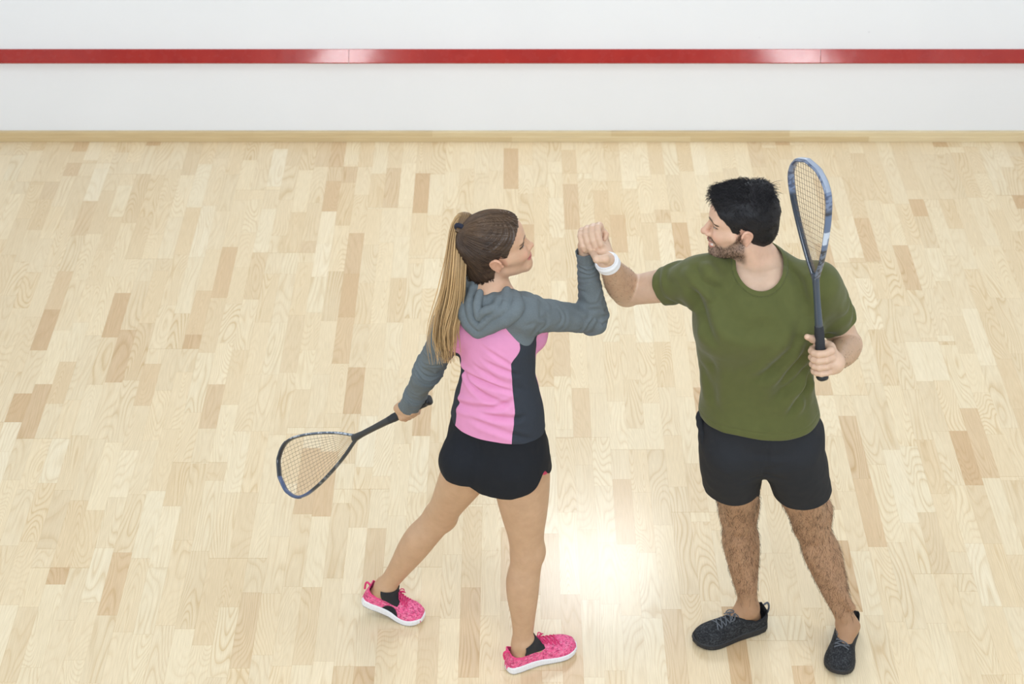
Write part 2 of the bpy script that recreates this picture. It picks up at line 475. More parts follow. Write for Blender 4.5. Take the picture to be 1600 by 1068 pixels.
def vnormals(v, f):
    n = np.zeros_like(v)
    if f.shape[1] == 4: fn = np.cross(v[f[:, 2]] - v[f[:, 0]], v[f[:, 3]] - v[f[:, 1]])
    else: fn = np.cross(v[f[:, 1]] - v[f[:, 0]], v[f[:, 2]] - v[f[:, 0]])
    for i in range(f.shape[1]):
        for a in range(3): n[:, a] += np.bincount(f[:, i], fn[:, a], len(v))
    return n / np.maximum(np.linalg.norm(n, axis=1), 1e-12)[:, None]
def smooth_mesh(v, f, it=2, lam=.5):
    k = f.shape[1]; e = np.concatenate([np.stack([f[:, i], f[:, (i + 1) % k]], 1) for i in range(k)])
    deg = np.bincount(e[:, 0], minlength=len(v)) + np.bincount(e[:, 1], minlength=len(v))
    for _ in range(it):
        s = np.zeros_like(v)
        for a in range(3): s[:, a] = np.bincount(e[:, 0], v[e[:, 1], a], len(v)) + np.bincount(e[:, 1], v[e[:, 0], a], len(v))
        v = v + lam * (s / np.maximum(deg, 1)[:, None] - v)
    return v
def tris(f): return f if f.shape[1] == 3 else np.concatenate([f[:, [0, 1, 2]], f[:, [0, 2, 3]]])
def clip(v, f, g, extra=()):
    """keep the part of the mesh where g > 0, cutting triangles exactly; extra = per-vertex arrays carried along"""
    f = tris(f); g = np.where(np.abs(g) < 1e-9, 1e-9, g); s = g > 0
    c = s[f].sum(1); full = f[c == 3]
    new_f = [full]; cutk = {}
    e_all = []
    def rot(fm, which):   # rotate so that the odd vertex is first
        i = np.argmax(which, 1); ar = np.arange(len(fm))
        return np.stack([fm[ar, i], fm[ar, (i + 1) % 3], fm[ar, (i + 2) % 3]], 1)
    f1 = f[c == 1]; f1 = rot(f1, s[f1]) if len(f1) else f1
    f2 = f[c == 2]; f2 = rot(f2, ~s[f2]) if len(f2) else f2
    ed = np.concatenate([f1[:, [0, 1]], f1[:, [0, 2]], f2[:, [0, 1]], f2[:, [0, 2]]]) if len(f1) + len(f2) else np.zeros((0, 2), int)
    es = np.sort(ed, 1); u, inv = np.unique(es, axis=0, return_inverse=True); inv = inv.ravel()
    ga, gb = g[u[:, 0]], g[u[:, 1]]; t = (ga / (ga - gb))[:, None]
    def ext(arr):
        arr = np.asarray(arr); a = arr.reshape(len(arr), -1)
        return np.concatenate([a, a[u[:, 0]] * (1 - t) + a[u[:, 1]] * t]).reshape(-1, *arr.shape[1:])
    nv = ext(v); n1, n2 = len(f1), len(f2); idx = inv + len(v)
    a1, b1 = idx[:n1], idx[n1:2 * n1]; a2, b2 = idx[2 * n1:2 * n1 + n2], idx[2 * n1 + n2:]
    if n1: new_f.append(np.stack([f1[:, 0], a1, b1], 1))
    if n2: new_f.append(np.stack([a2, f2[:, 1], f2[:, 2]], 1)); new_f.append(np.stack([a2, f2[:, 2], b2], 1))
    ff = np.concatenate(new_f); used = np.unique(ff); mp = np.full(len(nv), -1); mp[used] = np.arange(len(used))
    res = [nv[used], mp[ff]] + [ext(x)[used] for x in extra]
    return res
def largest(v, f):
    """keep only the largest connected piece of a triangle mesh"""
    lab = np.arange(len(v))
    while True:
        m = lab[f].min(1); new = lab.copy()
        for i in range(f.shape[1]): np.minimum.at(new, f[:, i], m)
        new = new[new]
        if (new == lab).all(): break
        lab = new
    u, c = np.unique(lab, return_counts=True); f = f[lab[f[:, 0]] == u[np.argmax(c)]]
    used = np.unique(f); mp = np.full(len(v), -1); mp[used] = np.arange(len(used)); return v[used], mp[f]
def solidify(o, t, offset=-1):
    m = o.modifiers.new('thickness', 'SOLIDIFY'); m.thickness = t; m.offset = offset; m.use_rim = True; m.use_quality_normals = False
    return o

# smooth lattice noise
_rs = np.random.RandomState(7); _perm = _rs.permutation(4096)
def pnoise(P, scale, seed=0):
    Q = np.asarray(P) * scale + seed * 17.31; i = np.floor(Q).astype(np.int64); f = Q - i; u = f * f * f * (f * (f * 6 - 15) + 10)
    def hsh(a, b, c):
        h = _perm[(a * 73 + seed) & 4095]; h = _perm[(h + b * 151) & 4095]; h = _perm[(h + c * 283) & 4095]; return h / 2048.0 - 1
    x, y, z = i[:, 0], i[:, 1], i[:, 2]; r = 0
    for dx in (0, 1):
        for dy in (0, 1):
            for dz in (0, 1):
                w = (u[:, 0] if dx else 1 - u[:, 0]) * (u[:, 1] if dy else 1 - u[:, 1]) * (u[:, 2] if dz else 1 - u[:, 2])
                r = r + w * hsh(x + dx, y + dy, z + dz)
    return r
def polydist(P, pts):
    """distance of points to a polyline, and the running parameter 0..1"""
    pts = np.asarray(pts, float); best = np.full(len(P), 1e9); par = np.zeros(len(P)); n = len(pts) - 1
    for i in range(n):
        ab = pts[i + 1] - pts[i]; q = P - pts[i]; t = np.clip(q @ ab / max(ab @ ab, 1e-12), 0, 1)
        d = np.sqrt(((q - t[:, None] * ab) ** 2).sum(1)); m = d < best; best[m] = d[m]; par[m] = (i + t[m]) / n
    return best, par
def crease(P, pts, w, amp):
    """a fold: a groove along a polyline with a soft ridge beside it, fading at both ends"""
    d, t = polydist(P, pts); fade = np.clip(np.minimum(t, 1 - t) * 5, 0, 1)
    fade = .25 + .75 * fade if False else fade
    return amp * fade * (-np.exp(-(d / w) ** 2) + .55 * np.exp(-((d - 1.9 * w) / (1.1 * w)) ** 2))

def tubes(paths, radii, sides=4):
    """many tapered tubes as one (verts, faces); paths list of (n,3), radii list of (n,)"""
    V_, F_ = [], []; off = 0
    for p, r in zip(paths, radii):
        p = np.asarray(p, float); n = len(p); r = np.broadcast_to(r, (n,))
        t = np.gradient(p, axis=0); t /= np.maximum(np.linalg.norm(t, axis=1), 1e-9)[:, None]
        ref = np.array([0, 0, 1.0]) if abs(t[0, 2]) < .9 else np.array([1.0, 0, 0])
        x = np.cross(t, ref); x /= np.maximum(np.linalg.norm(x, axis=1), 1e-6)[:, None]; y = np.cross(t, x)
        a = np.arange(sides) * 2 * np.pi / sides
        ring = p[:, None] + r[:, None, None] * (np.cos(a)[None, :, None] * x[:, None] + np.sin(a)[None, :, None] * y[:, None])
        V_.append(ring.reshape(-1, 3)); i = np.arange(n - 1)[:, None] * sides + np.arange(sides)[None]; j = np.arange(n - 1)[:, None] * sides + (np.arange(sides)[None] + 1) % sides
        F_.append(np.stack([i, j, j + sides, i + sides], -1).reshape(-1, 4)[:, ::-1] + off); off += n * sides
    return np.concatenate(V_), np.concatenate(F_)
def bez(pts, n=16):
    """Catmull-Rom through points"""
    P = np.asarray(pts, float); P = np.concatenate([[2 * P[0] - P[1]], P, [2 * P[-1] - P[-2]]]); out = []
    m = len(P) - 3
    for s in np.linspace(0, m - 1e-9, n):
        i = int(s); t = s - i; a, b, c, d = P[i:i + 4]
        out.append(.5 * ((2 * b) + (-a + c) * t + (2 * a - 5 * b + 4 * c - d) * t * t + (-a + 3 * b - 3 * c + d) * t ** 3))
    return np.array(out)
def interp_path(p, n):
    d = np.r_[0, np.cumsum(np.linalg.norm(np.diff(p, axis=0), axis=1))]; s = np.linspace(0, d[-1], n)
    return np.stack([np.interp(s, d, p[:, a]) for a in range(3)], 1)

# ------------------------------------------------------------------ anatomy
def rotm(fwd, upv):
    """columns right, forward, up"""
    f = unit(fwd); r = unit(np.cross(f, upv)); u = np.cross(r, f)
    return np.stack([r, f, u], 1)

def head_prims(female):
    P = []
    if female:
        P += [ell((0, -.010, .040), (.073, .096, .083), .02), ell((0, .040, .046), (.060, .050, .052), .02),
              ell((0, .036, -.022), (.056, .050, .070), .02)]
        for s in (1, -1):
            P += [rc((s * .044, .010, -.050), (s * .012, .070, -.082), .017, .015, .025),
                  rc((s * .056, .026, -.008), (s * .034, .070, -.020), .015, .016, .025),
                  rc((s * .040, .074, .030), (s * .012, .083, .030), .007, .007, .015)]
        P += [sph((0, .075, -.086), .0145, .018), rc((0, .080, -.03), (0, .078, -.075), .018, .016, .02)]
        nose = [rc((0, .084, .020), (0, .101, -.016), .0060, .0082, .010), sph((0, .1045, -.020), .0088, .006)]
        nose += [ell((s * .0095, .095, -.024), (.0062, .0085, .0062), .006) for s in (1, -1)]
    else:
        P += [ell((0, -.008, .040), (.077, .099, .087), .02), ell((0, .042, .046), (.063, .052, .055), .02),
              ell((0, .036, -.028), (.060, .052, .078), .02)]
        for s in (1, -1):
            P += [rc((s * .050, .010, -.060), (s * .015, .078, -.096), .019, .017, .022),
                  rc((s * .060, .028, -.008), (s * .036, .074, -.022), .016, .017, .025),
                  rc((s * .042, .078, .034), (s * .010, .090, .031), .0085, .009, .012)]
        P += [sph((0, .083, -.098), .0175, .018), rc((0, .083, -.035), (0, .083, -.088), .019, .018, .02)]
        nose = [rc((0, .090, .020), (0, .114, -.018), .0068, .0095, .010), sph((0, .1175, -.0225), .0108, .006)]
        nose += [ell((s * .0125, .104, -.027), (.0075, .010, .0072), .006) for s in (1, -1)]
    ey = .080 if not female else .075
    for s in (1, -1):       # sockets, then eyeball and lids
        P += [ell((s * .030, ey + .012, .014), (.017, .012, .0095), .012, 's'), sph((s * .030, ey - .0065, .0145), .0128, .003)]
        P += chain(bez([(s * .0155, ey + .002, .0145), (s * .024, ey + .0075, .0205), (s * .034, ey + .0068, .0205), (s * .0445, ey - .003, .0145)], 6), [.0022] * 6, .003)
        P += chain(bez([(s * .0165, ey + .002, .012), (s * .025, ey + .0055, .0078), (s * .035, ey + .004, .0085), (s * .044, ey - .003, .0135)], 6), [.0020] * 6, .003)
    P += nose
    if female:
        for s in (1, -1): P.append(ell((s * .0055, .099, -.0275), (.0028, .0040, .0022), .002, 's'))
        for s in (1, -1):
            P += chain([(0, .0945, -.047), (s * .010, .0925, -.0465), (s * .024, .079, -.0465)], [.0048, .0046, .0018], .004)
            P += chain([(0, .0935, -.0555), (s * .010, .091, -.055), (s * .023, .079, -.0485)], [.0056, .0050, .0018], .004)
        P.append(rc((-.014, .094, -.0508), (.014, .094, -.0508), .0012, .0012, .002, 's'))
    else:
        for s in (1, -1): P.append(ell((s * .0065, .109, -.032), (.0035, .0050, .0028), .002, 's'))
        for s in (1, -1):
            P += chain([(0, .1035, -.050), (s * .012, .100, -.050), (s * .030, .080, -.051)], [.0052, .0050, .002], .004)
            P += chain([(0, .0985, -.070), (s * .012, .096, -.069), (s * .029, .079, -.054)], [.0062, .0058, .002], .004)
        P.append(ell((0, .098, -.0595), (.0215, .013, .0055), .003, 's'))           # open smile
        P.append(ell((0, .078, -.0565), (.022, .0165, .0050), .001))                # upper teeth
        for s in (1, -1): P.append(rc((s * .036, .074, -.030), (s * .040, .066, -.062), .0035, .003, .008, 's'))
    for s in (1, -1):       # ears
        e = V(s * (.072 if female else .076), -.006, -.004)
        Re = rotm((s * .42, .90, -.10), (s * .12, -.12, 1))
        hz = .026 if female else .030
        P.append(ell(e + V(s * .004, -.006, .002), (.0055, .0175, hz), .004, R=Re))
        rim = [e + Re @ V(s * .002, .013, -.004), e + Re @ V(s * .004, .014, .014), e + Re @ V(s * .005, .003, hz * .95), e + Re @ V(s * .005, -.013, hz * .62), e + Re @ V(s * .004, -.018, .002), e + Re @ V(s * .002, -.011, -.016), e + Re @ V(s * .001, .002, -hz * .98)]
        P += chain(bez(rim, 14) + V(s * .004, -.006, .002), [.0034] * 13 + [.0050], .003)
        P.append(ell(e + Re @ V(s * .009, .003, .002) + V(s * .002, -.004, 0), (.005, .0085, .013), .003, 's', R=Re))
        P.append(ell(e + Re @ V(s * .003, .013, -.004), (.004, .004, .006), .003, R=Re))
    return P

SK_M = np.array(srgb(210, 178, 152)[:3]); SK_W = np.array(srgb(212, 176, 148)[:3])
def smst(a, b, x): t = np.clip((x - a) / (b - a), 0, 1); return t * t * (3 - 2 * t)
def blend(col, m, c): return col * (1 - m[:, None]) + np.asarray(c)[None] * m[:, None]
def arc_mask(L, pts, w, soft=.0012):
    d, _ = polydist(L[:, [0, 2]] if len(pts[0]) == 2 else L, pts); return 1 - smst(w - soft, w + soft, d)
def head_color(L, base, female):
    """L: head-local positions"""
    x, y, z = L.T; ax = np.abs(x); A = np.stack([ax, z], 1)
    c = np.repeat(base[None], len(L), 0)
    front = smst(.045, .06, y)
    blush = front * np.exp(-((ax - .042) ** 2 / .016 ** 2 + (z + .022) ** 2 / .016 ** 2)); c = blend(c, blush * .35, srgb(222, 150, 128)[:3])
    nosem = front * np.exp(-(ax ** 2 / .014 ** 2 + (z + .022) ** 2 / .010 ** 2)) * smst(.095, .108, y); c = blend(c, nosem * .30, srgb(220, 150, 130)[:3])
    ear = smst(.062, .070, ax) * (np.abs(z) < .04) * (y < .02); c = blend(c, ear * .25, srgb(222, 146, 122)[:3])
    def seg2(pts, w, soft=.0012):
        d, t = polydist(A, pts); return (1 - smst(w - soft, w + soft, d)), t
    ey = .0145
    almond = front * (((ax - .030) / .0145) ** 2 + (np.abs(z - ey) / .0055) ** 1.6 < 1) * (y > .055)
    c = blend(c, almond * 1.0, srgb(226, 222, 218)[:3])
    iris = almond * ((((ax - .0315) / .0058) ** 2 + ((z - ey) / .0058) ** 2) < 1); c = blend(c, iris, srgb(64, 44, 32)[:3])
    m, _ = seg2([(.0150, .0135), (.0225, .0195), (.033, .0200), (.0465, .0135)], .0036 if female else .0020); c = blend(c, m * front * .98, srgb(38, 28, 26)[:3])
    m, _ = seg2([(.018, .012), (.026, .0085), (.035, .0088), (.0455, .0135)], .0010); c = blend(c, m * front * .6, srgb(90, 60, 50)[:3])
    br = [(.012, .0295), (.024, .0345), (.036, .0345), (.049, .0275)] if female else [(.011, .0315), (.024, .0365), (.038, .0365), (.051, .0285)]
    m, t = seg2(br, .0034 if female else .0044, .0014); c = blend(c, m * front * .9, srgb(52, 38, 32)[:3] if female else srgb(34, 26, 24)[:3])
    if female:
        lip = front * smst(.074, .078, y) * np.exp(-np.maximum(0, (np.abs(z + .0505) - .0085) / .0012) ** 2) * (ax < .024) * (np.abs(z + .051) < .0105 * (1 - (ax / .027) ** 2) + .001)
        c = blend(c, lip * .8, srgb(200, 112, 112)[:3])
        m, _ = seg2([(0, -.0508), (.014, -.0506), (.024, -.0475)], .0012); c = blend(c, m * front * .85, srgb(120, 58, 58)[:3])
    else:
        nz = .5 + .5 * pnoise(L, 260, 3); nz2 = .5 + .5 * pnoise(L * np.array([1, 1, .4]), 500, 5)
        top = np.interp(y, [-.02, .0, .012, .030, .055, .075, .090, .12], [.004, .012, .012, -.020, -.043, -.050, -.036, -.030])
        bm = smst(.0, .016, top - z) * smst(-.016, .004, y) * smst(-.125, -.108, z + .35 * (y < .02) * 0)
        bm *= smst(-.118, -.100, z + np.clip((.05 - y) * .35, 0, .02))
        mus = front * (z < -.034) * (z > -.052) * (ax < .032) * (y > .078); bm = np.maximum(bm, mus * .95)
        mouth = front * (((ax / .027) ** 2 + (np.abs(z + .060) / .0150) ** 2) < 1) * (y > .070)
        bm = bm * (1 - mouth * .9)
        c = blend(c, np.clip(bm * (.50 + .45 * nz * nz2 + .02), 0, .80), srgb(50, 36, 28)[:3])
        c = blend(c, mouth * (np.abs(z + .0600) > .0055) * .75, srgb(190, 104, 98)[:3])
        teeth = front * (ax < .0215) * (z < -.0535) * (z > -.0640) * (y < .0985) * (y > .07); c = blend(c, teeth * .95, srgb(238, 232, 224)[:3])
        stub = front * 0
    return c

def grip(G, A, U, rh, W, sgn=1, s=1.0, th0=38, spread=(82, 72, 58), fr=.0088, thumb=None, lens=(1, 1.03, 1, .9), sp=(.030, .010, -.010, -.029)):
    """a fist closed round a handle: G centre, A axis towards the index finger, U towards the palm, W wrist"""
    A = unit(A); U = unit(U - A * (A @ U)); T = np.cross(A, U) * sgn; out = []
    mcps = []
    for i in range(4):
        c = G + A * sp[i] * s; f = fr * s * (1.0, 1.04, 1.0, .88)[i]
        ang = [th0]; [ang.append(ang[-1] + a * lens[i]) for a in spread]
        rad = [rh + f * 1.55, rh + f * 1.15, rh + f * .98, rh + f * .92]
        pts = [c + r * (math.cos(math.radians(a)) * U + math.sin(math.radians(a)) * T) for a, r in zip(ang, rad)]
        mid = []
        for j in range(3):
            mid.append(pts[j])
            am = (ang[j] + ang[j + 1]) / 2; rm = (rad[j] + rad[j + 1]) / 2
            mid.append(c + rm * .99 * (math.cos(math.radians(am)) * U + math.sin(math.radians(am)) * T))
        mid.append(pts[3])
        rr = [f * 1.12, f * 1.0, f * 1.07, f * .95, f * 1.0, f * .93, f * .84]
        out += chain(mid, rr, .0022)
        mcps.append(pts[0])
    palm0 = G + U * (rh + .013 * s)
    for i in range(4):
        b = G + A * sp[i] * .8 * s + U * (rh + .016 * s) - T * .012 * s
        out += [rc(mcps[i], b, .0105 * s, .014 * s, .006), rc(b, W + (b - palm0) * .45, .014 * s, .015 * s, .012)]
    out.append(rc(palm0, W, .018 * s, .020 * s, .015))
    if thumb is not None:
        p = [np.asarray(q, float) for q in thumb]
        out += chain([W * .45 + p[0] * .55, p[0], p[1], p[2], p[3]], [.016 * s, .0145 * s, .0112 * s, .0104 * s, .0082 * s], .006)
    return out

# ------------------------------------------------------------------ shoes
def tab1(y, ys, vs): return np.interp(y, ys, vs)
_ys = np.linspace(0, 1, 80)
def _outline(pts):
    tt, tb = smooth_table(pts, 200); return tt, tb[:, 0], np.gradient(tb[:, 0], tt)
SO = _outline([(0, .002), (.012, .014), (.05, .0275), (.12, .0325), (.3, .0335), (.45, .0345), (.6, .0400), (.74, .0440), (.86, .0400), (.94, .0290), (.985, .0140), (1, .002)])
def shoe_fns(L, left, wide=1.0, spring=.012, slim=1.0):
    sgn = 1 if left else -1      # medial side is +x on a left foot, toe box leans to it
    def cx(y): return sgn * (.006 * np.sin(np.clip(y, 0, 1) * np.pi * 1.0) - .010 * np.clip(y - .15, 0, 1) * 0 + .004 * np.clip(y - .6, 0, 1))
    def sole(P):
        u = P[:, 1] / L; uc = np.clip(u, 0, 1); w = np.interp(uc, SO[0], SO[1]) * wide; dw = np.interp(uc, SO[0], SO[2]) * wide / L
        d2 = (np.abs(P[:, 0] - cx(uc)) - w) / np.sqrt(1 + np.minimum(dw, 4) ** 2); d2 = np.maximum(d2, np.abs(u - uc) * L + np.where(u == uc, -1, 0))
        zb = spring * np.clip((uc - .72) / .28, 0, 1) ** 2 + .004 * np.clip((.08 - uc) / .08, 0, 1) ** 2
        zt = .030 - .006 * smst(.3, .7, uc) + spring * .7 * np.clip((uc - .75) / .25, 0, 1) ** 2
        dz = np.maximum(zb - P[:, 2], P[:, 2] - zt); k = .006; h = np.maximum(k - np.abs(d2 - dz), 0) / k
        return np.maximum(d2, dz) + h * h * k * .25
    hy = [0, .02, .08, .2, .32, .42, .52, .64, .76, .88, .95, 1.0]; hv = [.060, .115, .135, .130, .108, .084, .069, .058, .050, .041, .031, .014]
    th = smooth_table(list(zip(hy, hv)), 100)
    def upper(P):
        u = P[:, 1] / L; uc = np.clip(u, .012, .942); w = (np.interp(uc, SO[0], SO[1]) * wide - .0025) * slim; h = np.interp(uc, th[0], th[1][:, 0])
        q = np.clip(P[:, 2] - .016, 0, 1); lean = smst(.02, .09, q) * .004
        k = (np.abs((P[:, 0] - cx(uc)) / w) ** 2.3 + np.abs(q / h) ** 2.3 + (np.abs(u - uc) * L / .0095) ** 2.3) ** (1 / 2.3)
        d = (k - 1) * np.minimum(w, h) * .9
        yb = .010 * smst(.02, .08, P[:, 2])         # heel counter leans in
        d = np.maximum(d, (yb - P[:, 1]))
        return np.maximum(d, .010 - P[:, 2])
    def collar(P, lo=.064, heel=.086, tongue=.094):
        u = P[:, 1] / L
        zc = np.interp(u, [-.1, .0, .04, .12, .22, .30, .365, .40, .42], [heel, heel, heel - .004, lo + .003, lo, lo + .012, tongue - .012, tongue, .5])
        return zc - P[:, 2]
    return sole, upper, collar, cx

def ankle_of(heel, toe, L, bend=0.0, h=.100, back=.058):
    f = unit(V(toe[0] - heel[0], toe[1] - heel[1], 0)); by = L * .66; y, z = back - by, h
    if bend: y, z = y * math.cos(bend) + z * math.sin(bend), -y * math.sin(bend) + z * math.cos(bend)
    return np.asarray(heel, float) + f * (y + by) + V(0, 0, z)

def make_shoe(parent, label, heel, toe, L, left, mats, bend=0.0, tilt=0.0, laces=True, wide=1.0, sole_h=1.0, panel=False, pull=False):
    heel = np.asarray(heel, float); f = unit(V(toe[0] - heel[0], toe[1] - heel[1], 0)); r = V(f[1], -f[0], 0); R = np.stack([r, f, V(0, 0, 1)], 1)
    sole, upper, collar, cx = shoe_fns(L, left, wide)
    root = bpy.data.objects.new('shoe', None); root.location = V(*heel) - np.array(parent.location); link(root, parent); root.empty_display_size = .05
    root['label'] = label
    by = L * .66
    def xf(Pl):
        P = np.array(Pl, float)
        if bend:
            # heel lifts, turning about the ball of the foot
            s = smst(by + .045, by - .045, P[:, 1]); a = bend * s
            yy = P[:, 1] - by; zz = P[:, 2]
            y2 = by + yy * np.cos(a) + zz * np.sin(a); z2 = -yy * np.sin(a) + zz * np.cos(a)
            P[:, 1] = y2; P[:, 2] = z2
        return P @ R.T + heel
    hh = min(RES, .0025)
    bb = Prim(sole, (0, L / 2, .02), L / 2 + .03, .002)
    v, q = isosurface([bb], hh, 2)
    ribs = .0011 * np.sin(v[:, 1] * 2 * np.pi / .0075) * smst(.004, .008, v[:, 2]) * smst(.024, .018, v[:, 2]); n = vnormals(v, q)
    v = v + n * (ribs * (1 - np.abs(n[:, 2])))[:, None]
    cs = np.repeat(np.array(mats['sole_col'])[None], len(v), 0); cs = blend(cs, smst(.0055, .0035, v[:, 2]), mats['tread_col'])
    mesh_obj('sole', xf(v), q, mats['sole'], root, cs)
    ub = Prim(upper, (0, L * .45, .05), L / 2 + .06, .002)
    v, q = isosurface([ub], hh, 2)
    v, q = clip(v, q, v[:, 2] - .013)
    v, q = clip(v, q, collar(v))
    u = v[:, 1] / L
    col = np.repeat(np.array(mats['up_col'])[None], len(v), 0)
    nz = pnoise(v * np.array([1, .55, 1]), 330, 4); nz2 = pnoise(v * np.array([1, .55, 1]), 520, 9)
    col = blend(col, smst(.05, .30, nz) * .75 * mats['fleck'], mats['fleck_col'])
    col = blend(col, smst(.10, .35, nz2) * .6 * mats['fleck'], mats['fleck_col2'])
    if panel:       # dark half-moon on the medial side
        m = smst(.034, .030, np.sqrt(((v[:, 1] - L * .46) * 1.0) ** 2 + ((v[:, 2] - .018) * .95) ** 2)) * (v[:, 0] > .008)
        col = blend(col, m, srgb(44, 44, 48)[:3])
    band = smst(.0085, .0065, np.abs(collar(v))); col = blend(col, band * .9, mats['trim_col'])
    up = mesh_obj('upper', xf(v), q, mats['upper'], root, col); solidify(up, .003)
    # laces
    tt = smooth_table(list(zip([0, .02, .08, .2, .32, .42, .52, .64, .76, .88, .95, 1.0], [.060, .115, .135, .130, .108, .084, .069, .058, .050, .041, .031, .014])), 100)
    def surf(x, yy):
        w = np.interp(yy / L, SO[0], SO[1]) * wide - .0025; h = np.interp(yy / L, tt[0], tt[1][:, 0]); c = float(cx(np.array([yy / L]))[0])
        k = max(0, 1 - abs(x / w) ** 2.3) ** (1 / 2.3); return V(c + x, yy, .016 + h * k + .0012)
    paths, rad = [], []
    for i in range(5):
        y0 = L * (.44 + .058 * i); hw = .017 + .0015 * i
        for s in (1, -1):
            paths.append(np.array([surf(s * hw * (1 - 2 * t), y0 + .013 * t + .0 * s) + V(0, 0, .002 * math.sin(math.pi * t)) for t in np.linspace(0, 1, 9)])); rad.append(np.full(9, .0021))
    yk = L * .46; kz = surf(0, yk)
    for s in (1, -1):
        paths.append(bez([kz, kz + V(s * .010, .004, .007), kz + V(s * .024, .014, -.003), kz + V(s * .018, .022, -.008), kz + V(s * .004, .006, .003)], 16)); rad.append(np.full(16, .0020))
        paths.append(bez([kz, kz + V(s * .010, .012, .002), kz + V(s * .022, .028, -.012)], 8)); rad.append(np.full(8, .0019))
    lv, lf = tubes(paths, rad, 5)
    mesh_obj('laces', xf(lv), lf, mats['lace'], root)
    if pull:
        pv, pf = tubes([bez([(0.006, .011, .084), (.005, -.002, .090), (.0, -.006, .075), (0, -.003, .052)], 10)], [np.full(10, .0035)], 6)
        mesh_obj('heel_loop', xf(pv), pf, mats['lace'], root)
    return xf, root

# ------------------------------------------------------------------ squash racket
def make_racket(label, butt, tip, wdir, style):
    butt = np.asarray(butt, float); z = unit(np.asarray(tip) - butt); x = np.asarray(wdir, float); x = unit(x - z * (x @ z)); y = np.cross(z, x); R = np.stack([x, y, z], 1)
    LEN = np.linalg.norm(np.asarray(tip) - butt); root = empty('squash_racket', butt, label, 'racket')
    xf = lambda P: np.asarray(P) @ R.T + butt
    z0, HL = LEN * .470, LEN * .530
    prof = smooth_table([(0, .0045), (.06, .0135), (.15, .0300), (.30, .0520), (.46, .0710), (.62, .0855), (.76, .0915), (.86, .0835), (.93, .0640), (.975, .0385), (1, .0)], 200)
    W = style['w']
    hw = lambda u: np.interp(u, prof[0], prof[1][:, 0]) * W
    us = np.r_[np.linspace(0, .93, 60), 1 - .07 * (1 - np.linspace(0, 1, 26)[1:]) ** 2]
    right = np.stack([hw(us), np.zeros_like(us), z0 + us * HL], 1)
    loop = np.concatenate([right, (right * np.array([-1, 1, 1]))[::-1][1:]])
    loop = interp_path(loop, 240)
    t = np.gradient(loop, axis=0); t /= np.linalg.norm(t, axis=1)[:, None]; nrm = np.stack([t[:, 2], np.zeros(len(t)), -t[:, 0]], 1)
    a = np.arange(12) * 2 * np.pi / 12; ca = np.sign(np.cos(a)) * np.abs(np.cos(a)) ** .8; sa = np.sign(np.sin(a)) * np.abs(np.sin(a)) ** .8
    beam = style['beam'] * (1 - .12 * np.cos(np.linspace(0, 2 * np.pi, 240)))
    ring = loop[:, None] + .0046 * ca[None, :, None] * nrm[:, None] + (beam / 2)[:, None, None] * sa[None, :, None] * np.array([0, 1, 0])
    i = np.arange(239)[:, None] * 12 + np.arange(12)[None]; j = np.arange(239)[:, None] * 12 + (np.arange(12)[None] + 1) % 12
    fq = np.stack([i, j, j + 12, i + 12], -1).reshape(-1, 4)
    u = np.repeat(np.clip((loop[:, 2] - z0) / HL, 0, 1), 12); sd = np.repeat(loop[:, 0], 12); out = np.tile(ca, 240)
    mesh_obj('frame', xf(ring.reshape(-1, 3)), fq, MAT['gloss_attr'], root, style['color'](u, sd, out, ring.reshape(-1, 3)))
    # shaft
    prs = [(LEN * .235, .0125, .0115), (LEN * .27, .0112, .0100), (LEN * .36, .0095, .0085), (LEN * .43, .0095, .0085), (LEN * .465, .0110, .0088), (LEN * .492, .0135, .0086), (LEN * .500, .0090, .005)]
    def lathe(rows, sides=20, sup=.8):
        a = np.arange(sides) * 2 * np.pi / sides; ca = np.sign(np.cos(a)) * np.abs(np.cos(a)) ** sup; sa = np.sign(np.sin(a)) * np.abs(np.sin(a)) ** sup
        Vv = np.concatenate([np.stack([rx * ca, ry * sa, np.full(sides, zz)], 1) for zz, rx, ry in rows]); n = len(rows)
        F = [[k * sides + m, k * sides + (m + 1) % sides, (k + 1) * sides + (m + 1) % sides, (k + 1) * sides + m] for k in range(n - 1) for m in range(sides)]
        Vv = np.concatenate([Vv, [[0, 0, rows[0][0]], [0, 0, rows[-1][0]]]]); c0, c1 = len(Vv) - 2, len(Vv) - 1
        F += [[c0, (m + 1) % sides, m, m] for m in range(sides)] + [[c1, (n - 1) * sides + m, (n - 1) * sides + (m + 1) % sides, (n - 1) * sides + (m + 1) % sides] for m in range(sides)]
        return Vv, [tuple(dict.fromkeys(q)) for q in F]
    v, f = lathe(prs); mesh_obj('shaft', xf(v), f, MAT[style['shaft']], root)
    rows = []
    for zz in np.linspace(.012, LEN * .255, 90):
        b = .0145 - .0016 * smst(.02, .08, zz) - .0014 * smst(LEN * .22, LEN * .255, zz); w_ = .0006 * abs(math.sin(zz * math.pi / .021)) ** .5
        rows.append((zz, b + w_, b * .92 + w_))
    v, f = lathe(rows, 24, .75); mesh_obj('grip', xf(v), f, MAT['grip'], root)
    v, f = lathe([(0, .0105, .010), (.0015, .0150, .0140), (.006, .0168, .0158), (.012, .0162, .0152), (.016, .0146, .0136)], 24, .75)
    cap = mesh_obj('butt_cap', xf(v), f, MAT['cap'], root)
    # strings
    paths = []
    zs = np.linspace(.05, .985, 400); nm = 13
    tops = np.linspace(-.072, .072, nm) * W
    for k, xt in enumerate(tops):                 # mains fan slightly from the throat
        xb = xt * .30 if True else xt
        pts = [(xb + (xt - xb) * smst(.0, .75, s), 0, z0 + s * HL) for s in zs if abs(xb + (xt - xb) * smst(.0, .75, s)) < hw(s) + .001]
        if len(pts) > 2: paths.append(interp_path(np.array(pts), 14))
